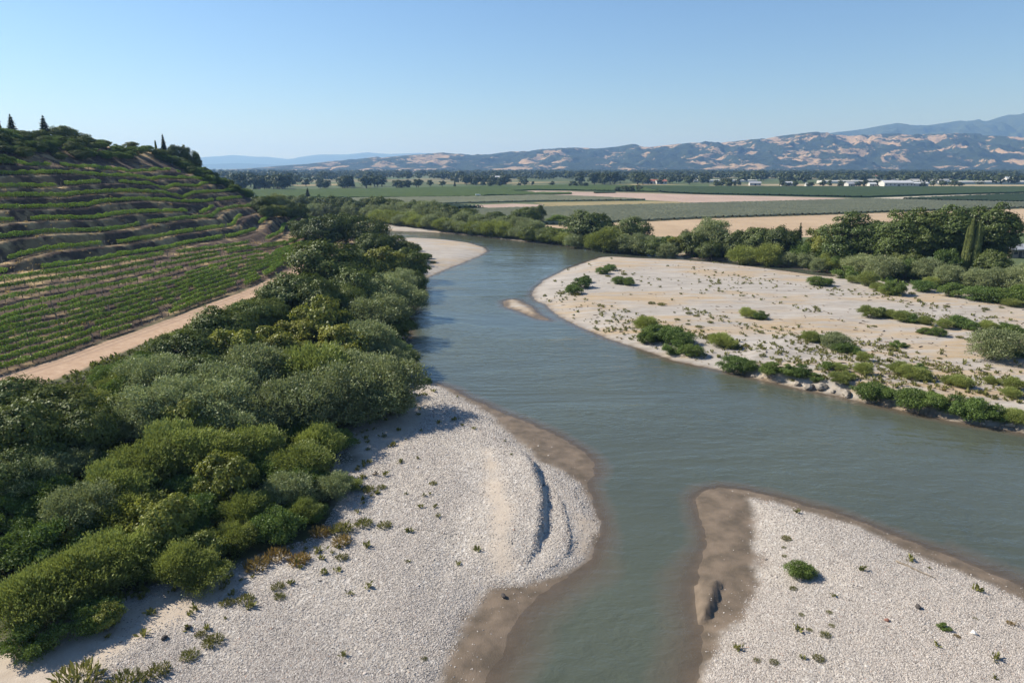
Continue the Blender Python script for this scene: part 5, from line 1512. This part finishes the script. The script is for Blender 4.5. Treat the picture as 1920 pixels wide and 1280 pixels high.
# ------------------------------------------------------------------ single stones, logs, driftwood
def stone_mesh(name, seed, mat, squash=0.7, rough=0.25):
    import bmesh
    bm = bmesh.new(); bmesh.ops.create_icosphere(bm, subdivisions=2, radius=1.0)
    rg = random.Random(seed)
    ax = [Vector((rg.gauss(0, 1), rg.gauss(0, 1), rg.gauss(0, 1))).normalized() for _ in range(7)]
    for v_ in bm.verts:
        k = 1.0
        for a_ in ax:
            k -= rough * 1.3 * max(0, v_.co.normalized().dot(a_) - 0.45)
        v_.co *= k; v_.co.z *= squash
    me = bpy.data.meshes.new(name); bm.to_mesh(me); bm.free(); me.materials.append(mat)
    return me


M_ROCKG = plain('bank_rock', (0.24, 0.21, 0.175), 0.9, 0.4, 2.0)
M_WHITE = plain('white_stone', (0.66, 0.63, 0.58), 0.8, 0.1)
M_DARKST = plain('dark_stone', (0.06, 0.052, 0.048), 0.8)
M_LOG = plain('drift_log', (0.20, 0.165, 0.125), 0.95, 0.4)
STM = [stone_mesh('rock', 400 + i, M_ROCKG, 0.7, 0.5) for i in range(4)]


def stone(px, r, me, label, name='stone', cat='stone', group=None, sink=0.3):
    x, y, t = march(np.array([px], float), np.zeros(1))
    o = link(name, me, None, loc=(x[0], y[0], gz(x[0], y[0]) + r * (0.7 - sink)))
    o.scale = (r * 1.15, r, r); o.rotation_euler = (0, 0, RNG.uniform(0, 6))
    return tag(o, label, cat, group)


stone((1825, 1188), 0.27, stone_mesh('white_stone', 7, M_WHITE, 0.85, 0.45), 'large rounded white boulder on the near gravel spit', 'boulder', 'boulder')
stone((1722, 1139), 0.26, stone_mesh('dark_stone', 8, M_DARKST, 0.8, 0.3), 'small black stone in the middle of the white gravel spit')
stone((1662, 1163), 0.20, stone_mesh('red_stone', 9, plain('red_stone', (0.20, 0.10, 0.075), 0.85), 0.8, 0.3), 'small reddish brown stone on the white gravel spit')
stone((353, 1177), 0.22, stone_mesh('dark_stone', 10, M_DARKST, 0.8, 0.3), 'small dark lump on the sand beside the near thicket')
stone((310, 1196), 0.30, stone_mesh('dark_stone', 11, M_DARKST, 0.6, 0.4), 'flat dark stone on the sand, lower one of two')
stone((945, 1118), 0.30, stone_mesh('dark_stone', 12, M_DARKST, 0.5, 0.4), 'dark stone on the wet tip of the near gravel bar')
k = 0
for u, v, r in [(1415, 706, .9), (1432, 709, 1.0), (1447, 710, .8), (1400, 700, .6), (1462, 716, .7), (1490, 720, .9), (1512, 728, .8), (1530, 728, 1.1), (1548, 732, 1.0), (1565, 737, 1.1), (1582, 742, .9), (1600, 746, .8), (1618, 752, .7), (1660, 758, .8), (1690, 766, .7), (1850, 795, .9), (1885, 800, .9), (1905, 806, .8)]:
    stone((u + RNG.uniform(-9, 9), v + RNG.uniform(-3, 2)), r * RNG.choice((0.3, 0.45, 0.75, 1.0)), STM[k % 4], f'pale rock in the cut bank of the wide gravel bar, {ordinal(k)} from its upstream end', 'rock', 'rock', 'rocks in the cut bank', 0.35); k += 1
k = 0
for u, v, r in [(1140, 472, 1.1), (1150, 470, 1.0), (1158, 473, 1.3), (1166, 471, 1.0), (1173, 474, .9), (1132, 472, .8), (1020, 454, .8), (1035, 457, .7), (1048, 459, .8), (1065, 462, .7), (1078, 463, .8)]:
    stone((u, v), r * 0.75, STM[(k + 1) % 4], f'grey rock at the water of the far bank, {ordinal(k)} of that row of rocks', 'rock', 'rock', 'rocks at the water of the far bank', 0.3); k += 1


def log(p0, p1, r, label, name='drift_log', branches=3, lift=0.0, seed=1):
    rg = np.random.default_rng(seed)
    x, y, t = march(np.array([p0, p1], float), np.zeros(2))
    a = np.array([x[0], y[0], gz(x[0], y[0]) + r]); b = np.array([x[1], y[1], gz(x[1], y[1]) + r + lift])
    pts = [a + (b - a) * f + rg.normal(size=3) * [0.08, 0.08, 0.02] for f in np.linspace(0, 1, 7)]
    root = bpy.data.objects.new(name, None); COL.objects.link(root); root.location = a
    tag(root, label, 'log')
    v, f = tube(pts, np.linspace(r * 1.3, r * 0.45, 7), 8)
    link('stem', mesh_arrays('log_stem', v - a, f), M_LOG, root)
    for q_ in range(branches):
        s = pts[2 + q_ % 4]; d = rg.normal(size=3); d[2] = abs(d[2]) * 0.8 + 0.3; d /= np.linalg.norm(d)
        L = rg.uniform(0.5, 1.2) * max(1.0, r * 6)
        v, f = tube([s, s + d * L * 0.5 + rg.normal(size=3) * 0.05, s + d * L], [r * 0.5, r * 0.35, r * 0.1], 5)
        link('branch', mesh_arrays('log_branch', v - a, f), M_LOG, root)
    return root


log((1680, 1052), (1752, 1084), 0.07, 'thin straight bleached log lying on the gravel spit', branches=1, seed=2)
log((765, 413), (684 + 80, 417), 0.5, 'dark root wad stranded on the far beach', 'driftwood', 6, 0.5, 3)
log((690, 416), (675, 414), 0.5, 'bare drift tree lying at the left end of the far beach', 'driftwood', 7, 0.8, 4)
log((700, 890), (712, 893), 0.09, 'small bleached root beside the pale shrub on the near bar', 'driftwood', 4, 0.3, 5)
log((1735, 712), (1758, 716), 0.16, 'grey dead branch on the wide bar behind the bank bushes', 'driftwood', 5, 0.4, 6)
log((1795, 720), (1812, 728), 0.18, 'bleached driftwood tangle behind the bank bushes', 'driftwood', 6, 0.4, 7)
log((795, 588), (780, 592), 0.2, 'dark snag reaching from the left bank over the water', 'driftwood', 4, 0.5, 8)
log((1895, 1168), (1912, 1176), 0.04, 'thin bare twig on the right part of the gravel spit', 'driftwood', 4, 0.2, 9)

# ------------------------------------------------------------------ farm buildings
M_WALL = plain('white_siding', (0.48, 0.47, 0.44), 0.8, 0.05)
M_ROOFW = plain('pale_metal_roof', (0.45, 0.46, 0.47), 0.6, 0.06)
M_ROOFR = plain('red_tile_roof', (0.30, 0.12, 0.08), 0.9, 0.2)
M_ROOFG = plain('grey_roof', (0.30, 0.31, 0.33), 0.8, 0.15)
M_DARKO = plain('dark_opening', (0.03, 0.03, 0.035), 0.5)
M_FILM = plain('greenhouse_film', (0.48, 0.465, 0.42), 0.55, 0.05)


def box(x0, x1, y0, y1, z0, z1):
    v = np.array([[x, y, z] for z in (z0, z1) for x, y in ((x0, y0), (x1, y0), (x1, y1), (x0, y1))], float)
    f = np.array([(3, 2, 1, 0), (4, 5, 6, 7), (0, 1, 5, 4), (1, 2, 6, 5), (2, 3, 7, 6), (3, 0, 4, 7)])
    return v, f


def mesh_part(name, parts, mat, root):
    v, f = join(parts)
    return link(name, mesh_arrays(name, v, f, False), mat, root)


def gable(x0, x1, y0, y1, z, rise, over=0.6, th=0.25):
    ym = (y0 + y1) / 2
    out = []
    for ya, yb in ((y0 - over, ym), (y1 + over, ym)):
        za = z - 0.12
        v = np.array([[x0 - over, ya, za], [x1 + over, ya, za], [x1 + over, yb, z + rise], [x0 - over, yb, z + rise],
                      [x0 - over, ya, za + th], [x1 + over, ya, za + th], [x1 + over, yb, z + rise + th], [x0 - over, yb, z + rise + th]])
        f = np.array([(3, 2, 1, 0), (4, 5, 6, 7), (0, 1, 5, 4), (1, 2, 6, 5), (2, 3, 7, 6), (3, 0, 4, 7)])
        out.append((v, f))
    return out


def building(u, v, L, W, H, rise, roof, label, cat='barn', name='barn', rot=0.0, wins=4, wall=None):
    wall = wall or M_WALL
    x, y = plane([(u, v)], 4.0)[0]
    root = bpy.data.objects.new(name, None); COL.objects.link(root); root.location = (x, y, 4.0); root.rotation_euler = (0, 0, rot)
    tag(root, label, cat, 'farm buildings in the valley')
    hw, hl = W / 2, L / 2
    gv = []
    for xx in (-hl, hl):
        s = -1 if xx < 0 else 1
        v_ = np.array([[xx, -hw, H], [xx, hw, H], [xx, 0, H + rise], [xx - s * 0.2, -hw, H], [xx - s * 0.2, hw, H], [xx - s * 0.2, 0, H + rise]])
        gv.append((v_, np.array([(0, 1, 2, 2), (3, 5, 4, 4), (0, 2, 5, 3), (1, 4, 5, 2)])))
    mesh_part('wall', [box(-hl, hl, -hw, hw, -0.3, H)], wall, root)
    me = bpy.data.meshes.new('gable_wall')
    vs = []; fs = []
    for q_, (v_, f_) in enumerate(gv):
        vs += [tuple(z) for z in v_]; o_ = q_ * 6
        fs += [(o_, o_ + 1, o_ + 2), (o_ + 3, o_ + 5, o_ + 4), (o_, o_ + 2, o_ + 5, o_ + 3), (o_ + 1, o_ + 4, o_ + 5, o_ + 2)]
    me.from_pydata(vs, [], fs); link('gable', me, wall, root)
    mesh_part('roof', gable(-hl, hl, -hw, hw, H, rise), roof, root)
    dw = min(4.0, L * 0.16)
    mesh_part('door', [box(-dw / 2, dw / 2, -hw - 0.08, -hw + 0.02, 0.0, min(H * 0.8, 3.6))], M_DARKO, root)
    for q_ in range(wins):
        wx = -hl + (q_ + 0.5) * L / wins
        if abs(wx) < dw:
            continue
        wn_ = mesh_part('window', [box(wx - 0.8, wx + 0.8, -hw - 0.05, -hw + 0.03, H * 0.42, H * 0.75)], M_DARKO, root)
    return root


def greenhouse(u0, u1, v, W, H, label, spans=1):
    p = plane([(u0, v), (u1, v)], 4.0); c = p.mean(0); L = float(np.hypot(*(p[1] - p[0]))); an = math.atan2(*(p[1] - p[0])[::-1])
    root = bpy.data.objects.new('greenhouse', None); COL.objects.link(root); root.location = (c[0], c[1], 4.0); root.rotation_euler = (0, 0, an)
    tag(root, label, 'greenhouse', 'white greenhouses behind the dark field')
    for s in range(spans):
        y0 = s * (W + 0.4)
        a = np.linspace(0, math.pi, 9)
        pro = np.stack([y0 + W / 2 - np.cos(a) * W / 2, H * 0.45 + np.sin(a) * H * 0.55], 1)
        pro = np.vstack([[y0, -0.2], pro, [y0 + W, -0.2]])
        n = len(pro)
        v_ = np.vstack([np.column_stack([np.full(n, xx), pro]) for xx in (-L / 2, L / 2)])
        f_ = np.array([(k, k + n, k + n + 1, k + 1) for k in range(n - 1)])
        link('cover', mesh_arrays('greenhouse_cover', v_, f_), M_FILM, root)
        me = bpy.data.meshes.new('end_wall'); me.from_pydata([tuple(z) for z in v_], [], [tuple(range(n)), tuple(range(2 * n - 1, n - 1, -1))]); link('end_wall', me, M_FILM, root)
        mesh_part('door', [box(L / 2, L / 2 + 0.1, y0 + W / 2 - 1.6, y0 + W / 2 + 1.6, 0, H * 0.6)], M_DARKO, root)


building(1679, 350.5, 44, 16, 6.0, 3.0, M_ROOFW, 'long white barn with pale metal roof behind the dark green field', rot=0.05, wins=7)
building(1722, 349.8, 24, 10, 4.5, 2.0, M_ROOFW, 'smaller white shed beside the long white barn', 'shed', 'shed', 0.0, 4)
building(1592, 350.6, 12, 10, 4.5, 2.5, M_ROOFG, 'low house with grey roof left of the long barn', 'house', 'house', 0.3, 3)
building(1634, 350.2, 10, 9, 4.0, 2.0, M_ROOFW, 'tiny pale shed just left of the long barn', 'shed', 'shed', 0.0, 3)
building(1415, 348.0, 17.3, 8.6, 3.6, 2.5, M_ROOFG, 'grey roofed barn at the left of the dark tree clump', rot=-0.1, wins=4)
building(1475, 348.6, 15.8, 10.1, 3.6, 3.0, M_ROOFW, 'pale barn at the middle of the dark field edge', rot=0.2, wins=4)
building(1516, 349.5, 10.1, 6.5, 2.9, 2.0, M_ROOFW, 'pale small shed right of the round dark tree', 'shed', 'shed', 0.0, 3)
building(1610, 334.6, 22, 14, 6.0, 3.5, M_ROOFR, 'house with terracotta roof among trees, left one', 'house', 'house', 0.0, 4)
building(1642, 335.2, 24, 14, 6.0, 3.5, M_ROOFR, 'house with terracotta roof among trees, right one', 'house', 'house', 0.1, 4)
building(1220, 344.8, 26, 12, 4.5, 3.0, M_ROOFR, 'long low farm building with red roof, left one', rot=0.0, wins=5)
building(1239, 345.0, 18, 12, 4.5, 3.0, M_ROOFR, 'low farm building with red roof, right one', rot=0.1, wins=4)
building(1888, 342.0, 14, 12, 7.0, 4.0, M_ROOFW, 'white farmhouse at the far right above the greenhouses', 'house', 'house', 0.2, 3)
building(1822, 324.6, 30, 20, 9.0, 4.0, M_ROOFW, 'lone white building among the far right trees', 'house', 'house', 0.0, 3)
building(900, 337.4, 26, 12, 5.5, 2.0, M_ROOFW, 'pale farm shed in front of the left tree belt', 'shed', 'shed', 0.0, 4)
building(935, 337.8, 40, 14, 6.5, 2.5, M_ROOFW, 'broad pale barn in front of the middle tree belt', rot=0.0, wins=5)
building(1895, 368 + 113, 8, 6, 2.6, 1.2, M_ROOFG, 'small shed half hidden beside the tall grove', 'shed', 'shed', 0.3, 2, M_POST)
greenhouse(1540, 1772, 343.8, 10, 5.0, 'long white greenhouse stretching behind the small barns', 2)
greenhouse(1760, 1990, 345.4, 10, 5.5, 'long white greenhouse at the right edge of the valley', 2)
greenhouse(1300, 1420, 341.4, 9, 4.5, 'pale greenhouse in the middle of the valley', 1)
greenhouse(1600, 1780, 340.6, 10, 5.0, 'rear white greenhouse below the wooded hills', 1)

# a white farm truck at the field corner
x, y = plane([(897, 369.2)], 4.0)[0]
tr = bpy.data.objects.new('farm_truck', None); COL.objects.link(tr); tr.location = (x, y, 4.03); tr.rotation_euler = (0, 0, 0.15)
tag(tr, 'white farm truck standing at the edge of a green field', 'truck')
M_PAINT = plain('white_paint', (0.78, 0.78, 0.77), 0.4, 0.03)
mesh_part('body', [box(-2.9, 2.9, -1.05, 1.05, 0.55, 1.2), box(-2.9, 0.5, -1.05, 1.05, 1.2, 2.6)], M_PAINT, tr)
mesh_part('cab', [box(0.62, 2.2, -1.0, 1.0, 1.2, 2.3)], M_PAINT, tr)
mesh_part('windscreen', [box(2.2, 2.24, -0.9, 0.9, 1.45, 2.15)], M_DARKO, tr)
for sx in (-1.8, 1.9):
    for sy in (-1.0, 1.0):
        a = np.linspace(0, 2 * math.pi, 13)[:-1]
        v_ = np.vstack([np.column_stack([sx + np.cos(a) * 0.45, np.full(12, sy + q_), 0.45 + np.sin(a) * 0.45]) for q_ in (-0.14, 0.14)])
        me = bpy.data.meshes.new('wheel'); me.from_pydata([tuple(z) for z in v_], [], [(k, (k + 1) % 12, 12 + (k + 1) % 12, 12 + k) for k in range(12)] + [tuple(range(11, -1, -1)), tuple(range(12, 24))])
        link('wheel', me, M_DARKO, tr)

# ------------------------------------------------------------------ labels of the plants: look, neighbours, then order along the row
byg = {}
for kind, o, u, zone_, look in PLANTS:
    if o.get('label'):
        continue
    byg.setdefault((look, zone_), []).append((u, o))
for (look, zone_), lst in byg.items():
    sizes = [('', lst)]
    if len(lst) > 18:                                   # many alike: tell them apart by size first
        lst.sort(key=lambda q_: q_[1].scale[0])
        k3 = len(lst) // 3
        sizes = [('small ', lst[:k3]), ('mid-sized ', lst[k3:2 * k3]), ('big ', lst[2 * k3:])]
    for sz, sub_ in sizes:
        sub_.sort(key=lambda q_: q_[0])
        for i, (u, o) in enumerate(sub_):
            o['label'] = f'{sz}{look} {zone_}' if len(sub_) == 1 else f'{sz}{look} {zone_}, {ordinal(i)} from left'
